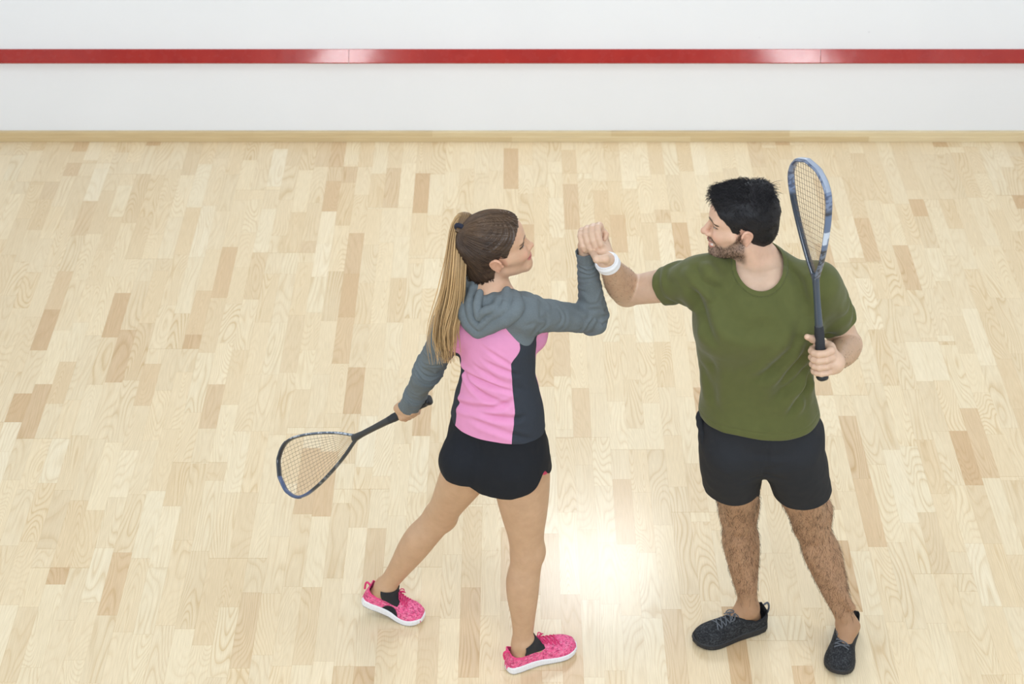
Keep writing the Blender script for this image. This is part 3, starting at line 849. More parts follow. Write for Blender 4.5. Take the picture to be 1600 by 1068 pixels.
    for s in np.linspace(.27, .955, 17):
        h = hw(s); paths.append(np.array([(-h + 2 * h * q, .0006 * (-1) ** int(q * 12), z0 + s * HL) for q in np.linspace(0, 1, 13)]))
    v, f = tubes(paths, [np.full(len(p), style['gauge']) for p in paths], 4)
    mesh_obj('strings', xf(v), f, MAT['string'], root)
    # bumper strip over the tip of the frame
    lo = 240 // 2 - 34; hi = 240 // 2 + 34; rr = loop[lo:hi] + nrm[lo:hi] * .0048
    a8 = np.arange(8) * 2 * np.pi / 8
    rg = rr[:, None] + .0016 * np.cos(a8)[None, :, None] * nrm[lo:hi][:, None] + (beam[lo:hi] * .36)[:, None, None] * np.sin(a8)[None, :, None] * np.array([0, 1, 0])
    m = hi - lo; i = np.arange(m - 1)[:, None] * 8 + np.arange(8)[None]; j = np.arange(m - 1)[:, None] * 8 + (np.arange(8)[None] + 1) % 8
    mesh_obj('bumper', xf(rg.reshape(-1, 3)), np.stack([i, j, j + 8, i + 8], -1).reshape(-1, 4), MAT[style['bumper']], root)
    return root

MAT['skin_man'] = skin_mat('skin_with_body_hair', True); MAT['skin_woman'] = skin_mat('skin', False)
MAT['tee'] = simple_mat('olive_jersey', srgb(90, 93, 51), .85, noise_scale=45, amount=.10, bump=.25, bump_scale=900, spec=.2, sheen=.15)
MAT['shorts_m'] = simple_mat('charcoal_shorts_cloth', srgb(45, 46, 49), .9, noise_scale=300, amount=.10, bump=.2, bump_scale=900, spec=.2)
MAT['shorts_w'] = simple_mat('black_shorts_cloth', srgb(30, 32, 37), .85, noise_scale=300, amount=.12, bump=.2, bump_scale=900, spec=.25)
MAT['pink'] = simple_mat('pink_jersey', srgb(226, 150, 188), .85, noise_scale=50, amount=.06, bump=.2, bump_scale=900, spec=.2)
MAT['grey'] = simple_mat('grey_jersey', srgb(109, 117, 120), .85, noise_scale=220, amount=.16, bump=.25, bump_scale=900, spec=.2)
MAT['slate'] = simple_mat('slate_jersey', srgb(54, 58, 65), .85, noise_scale=220, amount=.12, bump=.25, bump_scale=900, spec=.2)
MAT['lining'] = simple_mat('pink_lining', srgb(236, 84, 120), .8)
MAT['sock'] = simple_mat('black_sock', srgb(38, 40, 44), .9)
MAT['band'] = simple_mat('white_terry', srgb(240, 240, 242), .95, noise_scale=300, amount=.06, bump=.6, bump_scale=700, spec=.1)
MAT['gloss_attr'] = simple_mat('painted_graphite', None, .28, coat=.6, attr=True, amount=.05)
MAT['shaft_b'] = simple_mat('satin_slate_graphite', srgb(62, 72, 84), .3, coat=.5, amount=.05)
MAT['shaft_k'] = simple_mat('black_graphite', srgb(44, 46, 46), .4, coat=.2, amount=.05)
MAT['grip'] = simple_mat('black_grip_tape', srgb(42, 44, 48), .75, bump=.3, bump_scale=500)
MAT['cap'] = simple_mat('black_rubber', srgb(34, 36, 40), .35)
MAT['string'] = simple_mat('brown_string', srgb(118, 98, 78), .5, amount=.03)
MAT['bump_l'] = simple_mat('pale_bumper', srgb(150, 160, 176), .4)
MAT['bump_n'] = simple_mat('navy_bumper', srgb(66, 84, 120), .4)
MAT['hair_w'] = simple_mat('brown_hair', None, .42, attr=True, noise_scale=200, amount=.15, spec=.45)
MAT['hair_m'] = simple_mat('black_hair', None, .50, attr=True, noise_scale=200, amount=.15, spec=.3)
MAT['knit'] = simple_mat('knit_upper', None, .85, attr=True, bump=.5, bump_scale=350, spec=.2, amount=.05)
MAT['foam'] = simple_mat('foam_sole', None, .6, attr=True, amount=.04)
MAT['lace_p'] = simple_mat('pink_lace', srgb(226, 62, 120), .8)
MAT['lace_k'] = simple_mat('black_speckled_lace', srgb(104, 108, 114), .8, noise_scale=330, amount=.8)
MAT['tie'] = simple_mat('navy_hair_tie', srgb(26, 30, 48), .8)

# ------------------------------------------------------------------ reading helpers for the figures
def depth(Yc, z): return float((V(0, Yc, z) - _C) @ _fw)
def X(px, Yc, z): return (px - 800) / FPX * depth(Yc, z)
def bone(p, L, x, y, near):
    d = unit(ray(x, y)); q = _C - np.asarray(p); b = q @ d; disc = b * b - (q @ q - L * L)
    return _C + d * (-b + (-1 if near else 1) * math.sqrt(max(disc, 0)))
def trunk(secs, yaw, shrink=0.0, k=.02, n=2.2, z0=None):
    """secs: z, left px, right px, centre depth, depth/width ratio -> one lofted trunk, turned by yaw"""
    z = np.array([s[0] for s in secs]); za, zb = z.min(), z.max(); rows = []
    for s in secs:
        zz, pl, pr, yc, ratio = s; xl, xr = X(pl, yc, zz), X(pr, yc, zz); hw = (xr - xl) / 2
        rx = hw / math.sqrt(math.cos(yaw) ** 2 + (ratio * math.sin(yaw)) ** 2); rows.append(((zz - za) / (zb - za), (xl + xr) / 2, yc, rx - shrink, rx * ratio - shrink))
    rows.sort(); cx = np.mean([r[1] for r in rows]); cy = np.mean([r[2] for r in rows])
    side = V(math.cos(yaw), -math.sin(yaw), 0); fwd = V(math.sin(yaw), math.cos(yaw), 0)
    loc = [(r[0], (r[1] - cx) * side[0] + (r[2] - cy) * side[1], (r[1] - cx) * fwd[0] + (r[2] - cy) * fwd[1], r[3], r[4]) for r in rows]
    p = seg((cx, cy, za), (cx, cy, zb), side, loc, k, n=n)
    return p, (za, zb, np.array(rows))
def trunk_local(P, info, yaw):
    za, zb, rows = info; t = np.clip((P[:, 2] - za) / (zb - za), 0, 1)
    cx, cy, rx, ry = [np.interp(t, rows[:, 0], rows[:, i]) for i in range(1, 5)]
    dx, dy = P[:, 0] - cx, P[:, 1] - cy; s, f = V(math.cos(yaw), -math.sin(yaw)), V(math.sin(yaw), math.cos(yaw))
    return dx * s[0] + dy * s[1], dx * f[0] + dy * f[1], rx, ry

# ================================================================== the woman
def build_woman():
    yaw = math.radians(30); side = V(math.cos(yaw), -math.sin(yaw), 0); fwd = V(math.sin(yaw), math.cos(yaw), 0)
    secs = [(.80, 697, 855, 4.20, .74), (.85, 697, 856, 4.205, .74), (.91, 701, 853, 4.21, .74), (.97, 707, 849, 4.21, .73), (1.03, 712, 846, 4.215, .73), (1.08, 718, 841, 4.22, .73), (1.14, 723, 834, 4.225, .74),
            (1.20, 719, 833, 4.235, .74), (1.25, 714, 833, 4.245, .73), (1.30, 714, 826, 4.25, .68), (1.345, 728, 808, 4.255, .62), (1.385, 748, 786, 4.26, .8)]
    SR = at(817, 489, 1.345); SL = at(702, 517, 1.245)
    WR = at(916, 404, 1.437)
    best = min((abs(np.linalg.norm(at(928, 499, z) - WR) - .225) + .7 * abs(np.linalg.norm(at(928, 499, z) - SR) - .255), z) for z in np.arange(1.18, 1.42, .005))
    ER = at(928, 499, best[1])
    EL = bone(SL, .250, 671, 574, False); WL = bone(EL, .205, 646, 622, False)
    NB_ = at(767, 470, 1.355)
    hipR = at(812, 708, .845); hipL = at(746, 708, .845)
    heelR, toeR = at(790, 1047, 0), at(898, 1013, 0); fR = unit(toeR - heelR); LR = .248; toeR = heelR + fR * LR
    LL = .224; toeL = at(664, 970, 0); dL = unit(V(.965, -.26, 0)); heelL = toeL - dL * LL; bendL = math.radians(18)
    ankR = ankle_of(heelR, toeR, LR); ankL = ankle_of(heelL, toeL, LL, bendL)
    pj = lambda p: (800 + FPX * p[0] / ((p - _C) @ _fw), 534 - FPX * ((p - _C) @ _up) / ((p - _C) @ _fw))
    print('ankles px', pj(ankR), pj(ankL), 'heels', pj(heelR), pj(heelL))
    kneeR = at(824, 862, .455); kneeL = at(688, 806, .465)
    # head
    hf = unit(V(math.sin(math.radians(80)), math.cos(math.radians(80)), .20)); HR = rotm(hf, V(-.02, -.05, 1)); hs = .93
    ear = at(779, 413, 1.495); HO = ear - HR @ V(.072, -.006, -.004) * hs
    H = lambda *p: HO + HR @ V(*p) * hs
    print('woman', SR, ER, WR, SL, EL, WL, HO, 'arm', np.linalg.norm(ER - SR), np.linalg.norm(WR - ER), 'leg', np.linalg.norm(kneeR - hipR), np.linalg.norm(kneeL - hipL), np.linalg.norm(kneeL - ankL))
    root = empty('person', (float(hipR[0] + hipL[0]) / 2, 4.21, 0), 'woman with long ponytail in pink and grey top and black shorts, back turned', 'person')
    # rackets grip frame for the left hand
    G = bone(WL, .066, 641, 639, False)
    tip = bone(G, .60, 437, 744, False); ax = unit(tip - G)
    butt = G - ax * .085
    print('racket w', butt, tip)
    # ---- body
    tr = trunk(secs[2:], yaw, .008)[0]; info = trunk(secs, yaw, .008)[1]
    B = [tr]
    gl = V(0, 0, 0)
    for s, h in ((1, hipR), (-1, hipL)):
        B.append(ell(h + side * s * .002 - fwd * .055 + V(0, 0, .01), (.074, .072, .082), .04))
    B += [ell(V(*(info[2][-4][1:3]), 1.22) + side * s * .062 + fwd * .085, (.052, .050, .055), .03) for s in (1, -1)]
    B.append(rc(H(0, -.022, -.055), NB_ + V(0, 0, -.01), .043, .050, .03)); B.append(rc(NB_, SR, .05, .045, .04)); B.append(rc(NB_, SL, .05, .045, .04))
    th = [(-.05, 0, 0, .072, .076), (.15, 0, 0, .080, .087), (.35, 0, 0, .076, .083), (.6, 0, 0, .066, .070), (.82, 0, 0, .053, .056), (1.0, 0, 0, .049, .052)]
    ca = [(0, 0, 0, .048, .050), (.12, 0, -.003, .047, .050), (.3, 0, -.010, .049, .053), (.48, 0, -.008, .046, .049), (.68, 0, -.003, .037, .040), (.86, 0, 0, .030, .034), (1, 0, 0, .029, .034)]
    sR = V(.35, -.94, 0); sL = V(.55, -.83, 0)      # the shin's outward side
    for hp, kn, an, sd, sk in ((hipR, kneeR, ankR, V(.42, -.9, 0), 1.0), (hipL, kneeL, ankL, V(.45, -.9, 0), .90)):
        lat = sd
        B.append(seg(hp, kn, lat, [(t, a, b, c * (sk if t < .7 else (1 + sk) / 2 if t < .9 else 1), d * (sk if t < .7 else (1 + sk) / 2 if t < .9 else 1)) for t, a, b, c, d in th], .011)); B.append(seg(kn, an, lat, [(t, ox, -oy, a, b) for t, ox, oy, a, b in ca], .015))
        f = unit(np.cross(V(0, 0, 1), lat)); f = f if f[0] > 0 else -f
        B.append(ell(kn + f * .012, (.032, .030, .042), .03))
    # feet (mostly inside the shoes)
    B += [rc(ankR, heelR + fR * .038 + V(0, 0, .045), .029, .024, .02), rc(ankR + fR * .01, heelR + fR * .150 + V(0, 0, .026), .028, .018, .02)]
    for s in (1, -1): B.append(sph(ankR + V(fR[1], -fR[0], 0) * s * .021 + V(0, 0, .004), .011, .012))
    hL2 = ankle_of(heelL, toeL, LL, bendL, .042, .035); bL2 = ankle_of(heelL, toeL, LL, bendL, .026, .140)
    B += [rc(ankL, hL2, .029, .023, .02), rc(ankL, bL2, .028, .018, .02)]
    for s in (1, -1): B.append(sph(ankL + V(dL[1], -dL[0], 0) * s * .021, .011, .012))
    # arms
    up = [(-.08, 0, 0, .042, .044), (.1, 0, 0, .043, .045), (.4, 0, 0, .039, .041), (.75, 0, 0, .034, .036), (1, 0, 0, .032, .034)]
    fo = [(0, 0, 0, .034, .034), (.2, 0, 0, .036, .035), (.45, 0, 0, .032, .031), (.75, 0, 0, .025, .024), (1, 0, 0, .023, .020)]
    for S, E_, W in ((SR, ER, WR), (SL, EL, WL)):
        B += [seg(S, E_, V(0, 0, 1) if abs((E_ - S)[2]) < .1 else V(1, 0, 0), up, .02), seg(E_, W, V(.3, 1, 0), fo, .015)]
    # right hand inside the clasp
    C0 = CLASP['c']
    pm = C0 + V(-.004, .014, -.004)
    B += [rc(WR, pm + V(-.010, .004, -.018), .021, .021, .012), rc(pm + V(-.010, .004, -.018), pm + V(.006, .002, .012), .021, .018, .012)]
    # her fingers come over the far side of his hand, thumb and index seen on top
    for i, (dx, dz) in enumerate(((.012, .030), (.018, .016), (.020, .000), (.019, -.015))):
        a = pm + V(.004, .012, .022 - .012 * i); b = pm + V(.030, .022, .026 - .014 * i); c = pm + V(.046, .004, .020 - .014 * i); d = pm + V(.040, -.012, .014 - .013 * i)
        B += chain([a, b, c, d], [.0088, .0082, .0076, .0066], .002)
    B += chain([pm + V(-.002, .000, .012), pm + V(.008, -.006, .034), pm + V(.020, -.018, .034), pm + V(.028, -.026, .024)], [.0105, .0090, .0082, .0070], .003)
    # left hand on the racket
    U = unit((WL - G) * 1.0 + V(0, -.02, .01)); T = np.cross(ax, U)
    sg = 1 if T @ V(.2, 0.1, -1) > 0 else -1
    B += grip(G + ax * .005, ax, U, .0150, WL, sg, .80, th0=52, fr=.0082, thumb=[G + U * .030 - T * sg * .012 + ax * .018, G + U * .012 - T * sg * .030 + ax * .030, G - U * .008 - T * sg * .029 + ax * .036, G - U * .024 - T * sg * .018 + ax * .040])
    HP = place(head_prims(True), HR, HO, hs)
    body_v, body_q = isosurface(B + HP, RES)
    # keep the skin clear of the cloth that covers it
    hid = smst(.825, .865, body_v[:, 2]) * smst(1.35, 1.31, body_v[:, 2]) * smst(.10, .14, np.linalg.norm(body_v - WL, axis=1)) * smst(.10, .14, np.linalg.norm(body_v - WR, axis=1))
    body_v = body_v - vnormals(body_v, body_q) * (.009 * hid)[:, None]
    L = (body_v - HO) @ HR / hs
    col = np.repeat(SK_W[None], len(body_v), 0)
    leg = smst(.95, .80, body_v[:, 2]); col = blend(col, leg * .8, srgb(196, 160, 126)[:3])
    hm = (np.linalg.norm(L, axis=1) < .19) & (L[:, 2] > -.13); hc = head_color(L[hm], np.array(srgb(208, 168, 138)[:3]), True); fade = smst(-.125, -.10, L[hm][:, 2])[:, None]
    col[hm] = hc * fade + col[hm] * (1 - fade)
    # painted nails on the clasped hand, redder knuckles
    mesh_obj('body', body_v, body_q, MAT['skin_woman'], root, col)

    # ---- hooded top
    top = bpy.data.objects.new('hooded_top', None); link(top, root); top.empty_display_size = .1
    tr2, info2 = trunk(secs, yaw, -.004, n=2.15)
    T_ = [tr2]
    T_ += [ell(V(*(info[2][-4][1:3]), 1.22) + side * s * .060 + fwd * .088, (.056, .052, .058), .04) for s in (1, -1)]
    T_ += [rc(NB_ + V(0, 0, -.005), SR + V(0, 0, .004), .052, .050, .04), rc(NB_ + V(0, 0, -.005), SL + V(0, 0, .004), .052, .050, .04)]
    ups = [(-.08, 0, 0, .049, .052), (.1, 0, 0, .050, .053), (.35, 0, 0, .046, .048), (.75, 0, 0, .0405, .041), (1, 0, 0, .038, .039)]
    fos = [(0, 0, 0, .039, .040), (.2, 0, 0, .041, .040), (.5, 0, 0, .036, .035), (.8, 0, 0, .030, .029), (1, 0, 0, .0285, .0265), (1.14, 0, 0, .0290, .0265), (1.22, 0, 0, .028, .026)]
    T_ += [seg(SR, ER, V(0, 0, 1), ups, .03), seg(ER, WR, V(.3, 1, 0), fos, .018), sph(ER, .034, .02)]
    T_ += [seg(SL, EL, V(1, 0, 0), ups, .03), seg(EL, WL, V(.3, 1, 0), [(t, a, b, c * 1.02, d * 1.02) for t, a, b, c, d in fos[:5]] , .02)]
    Gp = G + U * .020 + ax * .013; cd_ = unit(Gp - WL); cl_ = np.linalg.norm(Gp - WL)
    T_.append(seg(WL - cd_ * .03, Gp, ax, [(0, 0, 0, .029, .028), (.5, 0, 0, .032, .027), (1.0, 0, 0, .0345, .0265), (1.3, 0, 0, .035, .027)], .015))
    v, q = isosurface(T_, RES)
    # folds: sideways pulls across the back, rings at elbow and cuff
    n = vnormals(v, q); lx, ly, rx, ry = trunk_local(v, info, yaw); dsp = np.zeros(len(v))
    ang = np.arctan2(lx / rx, -ly / ry); tors = smst(.18, .14, np.hypot(lx, ly))
    for z0, slope, w, a, c0, c1 in ((1.145, -.02, .008, .0045, -1.0, 1.0), (1.118, -.045, .010, .0050, -1.0, .7), (1.075, .055, .009, .0055, -1.0, .8), (1.045, .02, .009, .0045, -.9, 1.1), (1.18, -.03, .008, .0028, -.3, 1.2), (1.205, -.05, .009, .0028, -.1, 1.1), (1.235, -.06, .008, .0028, .0, 1.1), (1.02, -.03, .010, .003, -.4, 1.3), (1.265, -.07, .008, .0022, .0, 1.0)):
        zz = z0 + slope * ang + .010 * np.sin(ang * 2.3 + z0 * 50); d = np.abs(v[:, 2] - zz); fd = np.clip(np.minimum(ang - c0, c1 - ang) * 3, 0, 1)
        dsp += 1.5 * a * fd * tors * (-np.exp(-(d / w) ** 2) + .5 * np.exp(-((d - 1.8 * w) / w) ** 2))
    def arm_folds(S, E_, W, seed, amp):
        ln = np.linalg.norm(E_ - S); d, t = polydist(v, [S, E_, W]); m = smst(.075, .055, d)
        s = np.where(t < .5, t * 2, t * 2); nz = pnoise(v, 22, seed) * 1.2
        el = np.exp(-((t - .5) / .13) ** 2); cu = np.exp(-((t - .93) / .06) ** 2); shd = np.exp(-((t - .10) / .12) ** 2)
        return amp * m * ((el * np.sin(t * 120 + nz * 4)) + cu * .9 * np.sin(t * 190 + nz * 3) + shd * .7 * np.sin(t * 75 + nz * 5) + .35 * np.sin(t * 55 + nz * 6))
    dsp += arm_folds(SR, ER, WR, 3, .0030) + arm_folds(SL, EL, WL, 8, .0040)
    dsp += .0012 * pnoise(v, 30, 2)
    v = v + n * dsp[:, None]; tv0 = v.copy()
    # clip hem, neck, cuffs
    ca_, sa_ = np.cos(ang), np.sin(ang)
    armd, armt = polydist(v, [SR, ER, WR]); armdl, armtl = polydist(v, [SL, EL, WL])
    isarm = np.minimum(armd, armdl) < .060
    low = np.where(isarm & (np.hypot(lx, ly) > .17), 1, v[:, 2] - (.975 + .004 * np.sin(ang * 3)))
    v, q, ang, lx, ly = clip(v, q, low, (ang, lx, ly))
    for dd, W, cut in ((unit(WR - ER), WR, .030), (cd_, WL, cl_ + .004)):
        g = np.where(np.linalg.norm(v - W, axis=1) < .12, cut - (v - W) @ dd, 1)
        v, q, ang, lx, ly = clip(v, q, g, (ang, lx, ly))
    v, q, ang, lx, ly = clip(v, q, np.linalg.norm((v - H(0, -.02, -.105)) / V(1, 1, 1.2), axis=1) - .058, (ang, lx, ly))
    def parts_of():
        g1, _ = polydist(v, [SR + (ER - SR) * .55, ER, WR]); g2, _ = polydist(v, [SL + (EL - SL) * .45, EL, WL])
        pr = (lx - .118) * .86 + (v[:, 2] - 1.262) * .50; pl = (-lx - .118) * .86 + (v[:, 2] - 1.235) * .50
        return np.maximum(pr, .062 - g1), np.maximum(pl, .062 - g2)
    gR, gL = parts_of()
    a, b, = clip(v, q, gR); o = mesh_obj('sleeve', a, b, MAT['grey'], top); solidify(o, .0022)
    a, b, = clip(v, q, gL); o = mesh_obj('sleeve', a, b, MAT['grey'], top); solidify(o, .0022)
    v2, q2, ang2, lx2, gL2 = clip(v, q, -gR, (ang, lx, gL)); v2, q2, ang2, lx2 = clip(v2, q2, -gL2, (ang2, lx2))
    wb = .78 - .10 * smst(1.10, .98, v2[:, 2]) + .30 * smst(1.22, 1.27, v2[:, 2]); wf = 2.05
    a, b = clip(v2, q2, wb - np.abs(ang2)); o = mesh_obj('back_panel', a, b, MAT['pink'], top); solidify(o, .0022); o['label'] = 'pink back panel'
    for s in (1, -1):
        a, b, aa = clip(v2, q2, np.abs(ang2) - wb, (ang2,)); a, b, aa = clip(a, b, wf - np.abs(aa), (aa,)); a, b = largest(*clip(a, b, aa * s))
        o = mesh_obj('side_panel', a, b, MAT['slate'], top); solidify(o, .0022); o['label'] = 'dark slate side panel'
    a, b = clip(v2, q2, np.abs(ang2) - wf); o = mesh_obj('front_panel', a, b, MAT['pink'], top); solidify(o, .0022); o['label'] = 'pink front panel'
    # hood lying folded on the shoulders
    w3 = (tv0 - _C) @ _fw; qx = 800 + FPX * (tv0[:, 0]) / w3; qy = 534 - FPX * ((tv0 - _C) @ _up) / w3
    def on(px, py, off):
        m = np.flatnonzero(np.hypot(qx - px, qy - py) < 8); p = tv0[m[np.argmin(w3[m])]] if len(m) else at(px, py, 1.37)
        return p + unit(_C - p) * off
    Hd = []
    def strand(pts, r, off, k=.003):
        P_ = [on(x_, y_, o_) for (x_, y_), o_ in zip(pts, off)]; m = len(pts) * 3; Hd.extend(chain(bez(P_, m), np.interp(np.linspace(0, 1, m), np.linspace(0, 1, len(r)), r), k))
    strand([(802, 452), (801, 476), (783, 500), (758, 516), (739, 523)], [.014, .021, .023, .021, .015], [.006, .010, .012, .014, .014], .006)
    strand([(727, 436), (719, 472), (724, 502), (738, 522)], [.018, .020, .020, .015], [.006, .010, .012, .014], .012)
    strand([(793, 446), (780, 480), (762, 500), (741, 513)], [.013, .015, .014, .010], [.020, .030, .034, .034])
    strand([(735, 440), (728, 474), (732, 498), (740, 512)], [.014, .016, .016, .012], [.014, .022, .026, .028])
    strand([(776, 460), (765, 480), (752, 494), (743, 503)], [.010, .012, .011, .008], [.024, .042, .048, .046], .003)
    strand([(742, 456), (738, 476), (739, 492), (743, 502)], [.010, .011, .011, .008], [.024, .040, .046, .046], .003)
    for px, py, r in ((765, 470, .030), (750, 485, .028), (785, 470, .026), (735, 480, .022)): Hd.append(sph(on(px, py, -.008), r, .02))
    # collar standing round the neck
    cc = H(0, -.022, -.108)
    for k in range(14):
        a0, a1 = k / 14 * 2 * math.pi, (k + 1) / 14 * 2 * math.pi
        if math.cos((a0 + a1) / 2) > -.1: continue
        pt = lambda a: cc + V(math.cos(a) * .066, math.sin(a) * .062, -.004 - .008 * math.sin(a))
        Hd.append(rc(pt(a0), pt(a1), .015, .015, .010))
    hv, hq = isosurface(Hd, RES); hn = vnormals(hv, hq); hv = hv + hn * (.0012 * pnoise(hv * V(1, 1, .5), 60, 6) + .0005 * pnoise(hv, 120, 4))[:, None]
    mesh_obj('hood', hv, hq, MAT['grey'], top)

    # ---- shorts
    ss = [(.82, 704, 856, 4.20, .76), (.86, 702, 857, 4.205, .75), (.91, 702, 854, 4.21, .73), (.97, 706, 848, 4.21, .71), (1.01, 713, 842, 4.215, .70)]
    tr3, info3 = trunk(ss, yaw, 0, k=.03)
    lg = [(-.05, 0, 0, .078, .082), (.1, 0, 0, .086, .092), (.25, 0, 0, .091, .097), (.4, 0, 0, .091, .097)]
    Sh = [tr3]
    for s, h in ((1, hipR), (-1, hipL)): Sh.append(ell(h + side * s * .004 - fwd * .054 + V(0, 0, .005), (.082, .078, .088), .035))
    Sh += [seg(hipR, kneeR, V(.42, -.9, 0), lg, .022), seg(hipL, kneeL, V(.45, -.9, 0), [(t, a, b, c * .93, d * .93) for t, a, b, c, d in lg], .022)]
    v, q = isosurface(Sh, RES); n = vnormals(v, q)
    mid = (hipR + hipL) / 2; lxs = (v - mid) @ side; lys = (v - mid) @ fwd
    d = .0016 * pnoise(v, 26, 5) + .0010 * pnoise(v * V(1, 1, .5), 60, 3); d += -.004 * np.exp(-(lxs / .010) ** 2) * (lys < 0) * smst(.99, .93, v[:, 2])
    v = v + n * d[:, None]
    lxs = (v - mid) @ side; lys = (v - mid) @ fwd
    notchR = .045 * np.exp(-((lys + .012) / .030) ** 2) * smst(.10, .15, lxs); notchL = .045 * np.exp(-((lys + .012) / .030) ** 2) * smst(.10, .15, -lxs)
    hemR = .782 + .36 * np.clip(lxs - .10, 0, 1) + .05 * np.clip(lys + .05, 0, 1) + notchR
    hemL = .795 + .12 * np.clip(-lxs - .11, 0, 1) - .14 * np.clip(lys, -.2, .2) + notchL * .6
    g = np.where(lxs > -.006, v[:, 2] - hemR, v[:, 2] - hemL); w_ = smst(-.016, .004, lxs); g = (v[:, 2] - hemR) * w_ + (v[:, 2] - hemL) * (1 - w_)
    v, q, = clip(v, q, g)
    v, q = clip(v, q, 1.005 - v[:, 2])
    o = mesh_obj('shorts', v, q, MAT['shorts_w'], root); solidify(o, .003); shorts = o
    # pink lining peeping out at the right side notch
    lgl = [(-.05, 0, 0, .074, .078), (.1, 0, 0, .082, .088), (.25, 0, 0, .087, .093), (.4, 0, 0, .087, .093)]
    v, q = isosurface([seg(hipR, kneeR, V(.42, -.9, 0), lgl, .01)], RES); lxs = (v - mid) @ side; lys = (v - mid) @ fwd
    v, q = clip(v, q, v[:, 2] - (.778 + .36 * np.clip(lxs - .10, 0, 1) + .05 * np.clip(lys + .05, 0, 1) + .06 * np.exp(-((lys + .012) / .026) ** 2) * smst(.10, .15, lxs))); v, q = clip(v, q, .86 - v[:, 2])
    o = mesh_obj('lining', v, q, MAT['lining'], shorts); o['label'] = 'pink lining at the leg opening'

    # ---- hair: smooth cap drawn back to a high ponytail
    hl = lambda y: np.interp(y, [-.13, -.085, -.060, -.042, -.026, .004, .014, .024, .036, .050, .064, .078, .095], [-.168, -.166, -.162, -.140, -.052, .030, .012, .010, .036, .054, .070, .083, .098])
    capP = [ell((0, -.010, .041), (.0795, .1030, .0885), .02), ell((0, .040, .047), (.0645, .0545, .0565), .02), ell((0, -.045, -.020), (.058, .056, .062), .03), ell((0, -.052, -.062), (.046, .040, .045), .03), rc((0, -.036, -.06), (0, -.031, -.165), .0515, .0485, .03)]
    tie = V(0, -.098, .094)
    cv, cq = isosurface(capP, .0025); 
    d = tie - cv; 
    azim = np.arctan2(cv[:, 0], (cv - tie)[:, 1] * .6 + (cv - tie)[:, 2] * -.8); rr = np.linalg.norm(cv - tie, axis=1)
    ph = np.arctan2(cv[:, 0], -(cv[:, 2] - tie[2]) + .35 * (cv[:, 1] - tie[1]))
    cn = vnormals(cv, cq); cv = cv + cn * (.0011 * np.sin(ph * 34 + 2.2 * pnoise(cv, 18, 3)) + .0007 * np.sin(ph * 90))[:, None] * smst(.0, .03, rr)[:, None]
    cv, cq = clip(cv, cq, cv[:, 2] - hl(cv[:, 1]) + .0018 * np.sin(cv[:, 1] * 900))
    toW = lambda P: HO + np.asarray(P) @ HR.T * hs
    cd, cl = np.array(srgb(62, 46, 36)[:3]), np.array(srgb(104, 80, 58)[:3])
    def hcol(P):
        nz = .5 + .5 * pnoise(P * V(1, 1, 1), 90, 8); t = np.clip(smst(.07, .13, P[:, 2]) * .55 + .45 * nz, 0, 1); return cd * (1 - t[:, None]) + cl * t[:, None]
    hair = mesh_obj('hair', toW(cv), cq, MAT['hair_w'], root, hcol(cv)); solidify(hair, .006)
    rng = np.random.RandomState(5); paths, rad, cols = [], [], []
    idx = rng.choice(len(cv), 1500, replace=False); capfn = lambda P: sdf_eval(capP, P, cell=.3)
    pts = cv[idx].copy(); seqs = [pts.copy()]
    for st in range(16):
        dv = tie - pts; ds = np.linalg.norm(dv, axis=1)[:, None]; step = np.minimum(ds, .010) * .9; pts = pts + dv / np.maximum(ds, 1e-6) * step
        e = 1e-3; dd = capfn(pts); g = np.stack([capfn(pts + np.eye(3)[a] * e) - dd for a in range(3)], 1) / e; g /= np.maximum(np.linalg.norm(g, axis=1), 1e-6)[:, None]
        lift = rng.uniform(.0004, .0022, (len(pts), 1)) if st == 0 else lift
        far = np.linalg.norm(tie - pts, axis=1)[:, None] > .02
        pts = np.where(far, pts + g * (lift - dd[:, None]), pts); seqs.append(pts.copy())
    S_ = np.stack(seqs, 1)
    for i in range(len(S_)):
        p = S_[i]; L_ = np.linalg.norm(np.diff(p, axis=0), axis=1).sum()
        if L_ < .03: continue
        paths.append(p); rad.append(np.linspace(.0005, .0010, len(p))); 
    # ponytail, rises from the tie and falls behind the back
    tw = toW(tie[None])[0]
    spine = bez([tw, at(730, 338, 1.592), at(718, 356, 1.560), at(712, 410, 1.475) + V(0, -.02, 0), at(706, 455, 1.385) + V(0, -.04, 0), at(696, 500, 1.30) + V(0, -.055, 0), at(701, 546, 1.21) + V(0, -.06, 0)], 26)
    spine[0] = tw
    wid = np.interp(np.linspace(0, 1, 26), [0, .08, .2, .45, .7, .88, 1], [.006, .014, .021, .028, .034, .028, .010])
    npony = 520; pp, pr = [], []
    tg = np.gradient(spine, axis=0); tg /= np.linalg.norm(tg, axis=1)[:, None]; bx = unit(V(1, .15, 0)); X_ = bx[None] - tg * (tg @ bx)[:, None]; X_ /= np.linalg.norm(X_, axis=1)[:, None]; Y_ = np.cross(tg, X_)
    for i in range(npony):
        a = rng.uniform(0, 2 * math.pi); r0 = math.sqrt(rng.uniform(.05, 1)); end = rng.randint(18, 27); nz = rng.normal(0, 1, 2); wv = rng.uniform(.5, 1.5); drift = rng.normal(0, .006 if rng.rand() > .14 else .022, 2)
        s = np.arange(end); ph0 = rng.uniform(0, 6.28)
        off = X_[:end] * (wid[:end] * r0 * math.cos(a) + drift[0] * (s / 25) ** 2 + .002 * np.sin(s * .45 * wv + ph0) * s / 25)[:, None] + Y_[:end] * (wid[:end] * .62 * r0 * math.sin(a) + drift[1] * (s / 25) ** 2)[:, None]
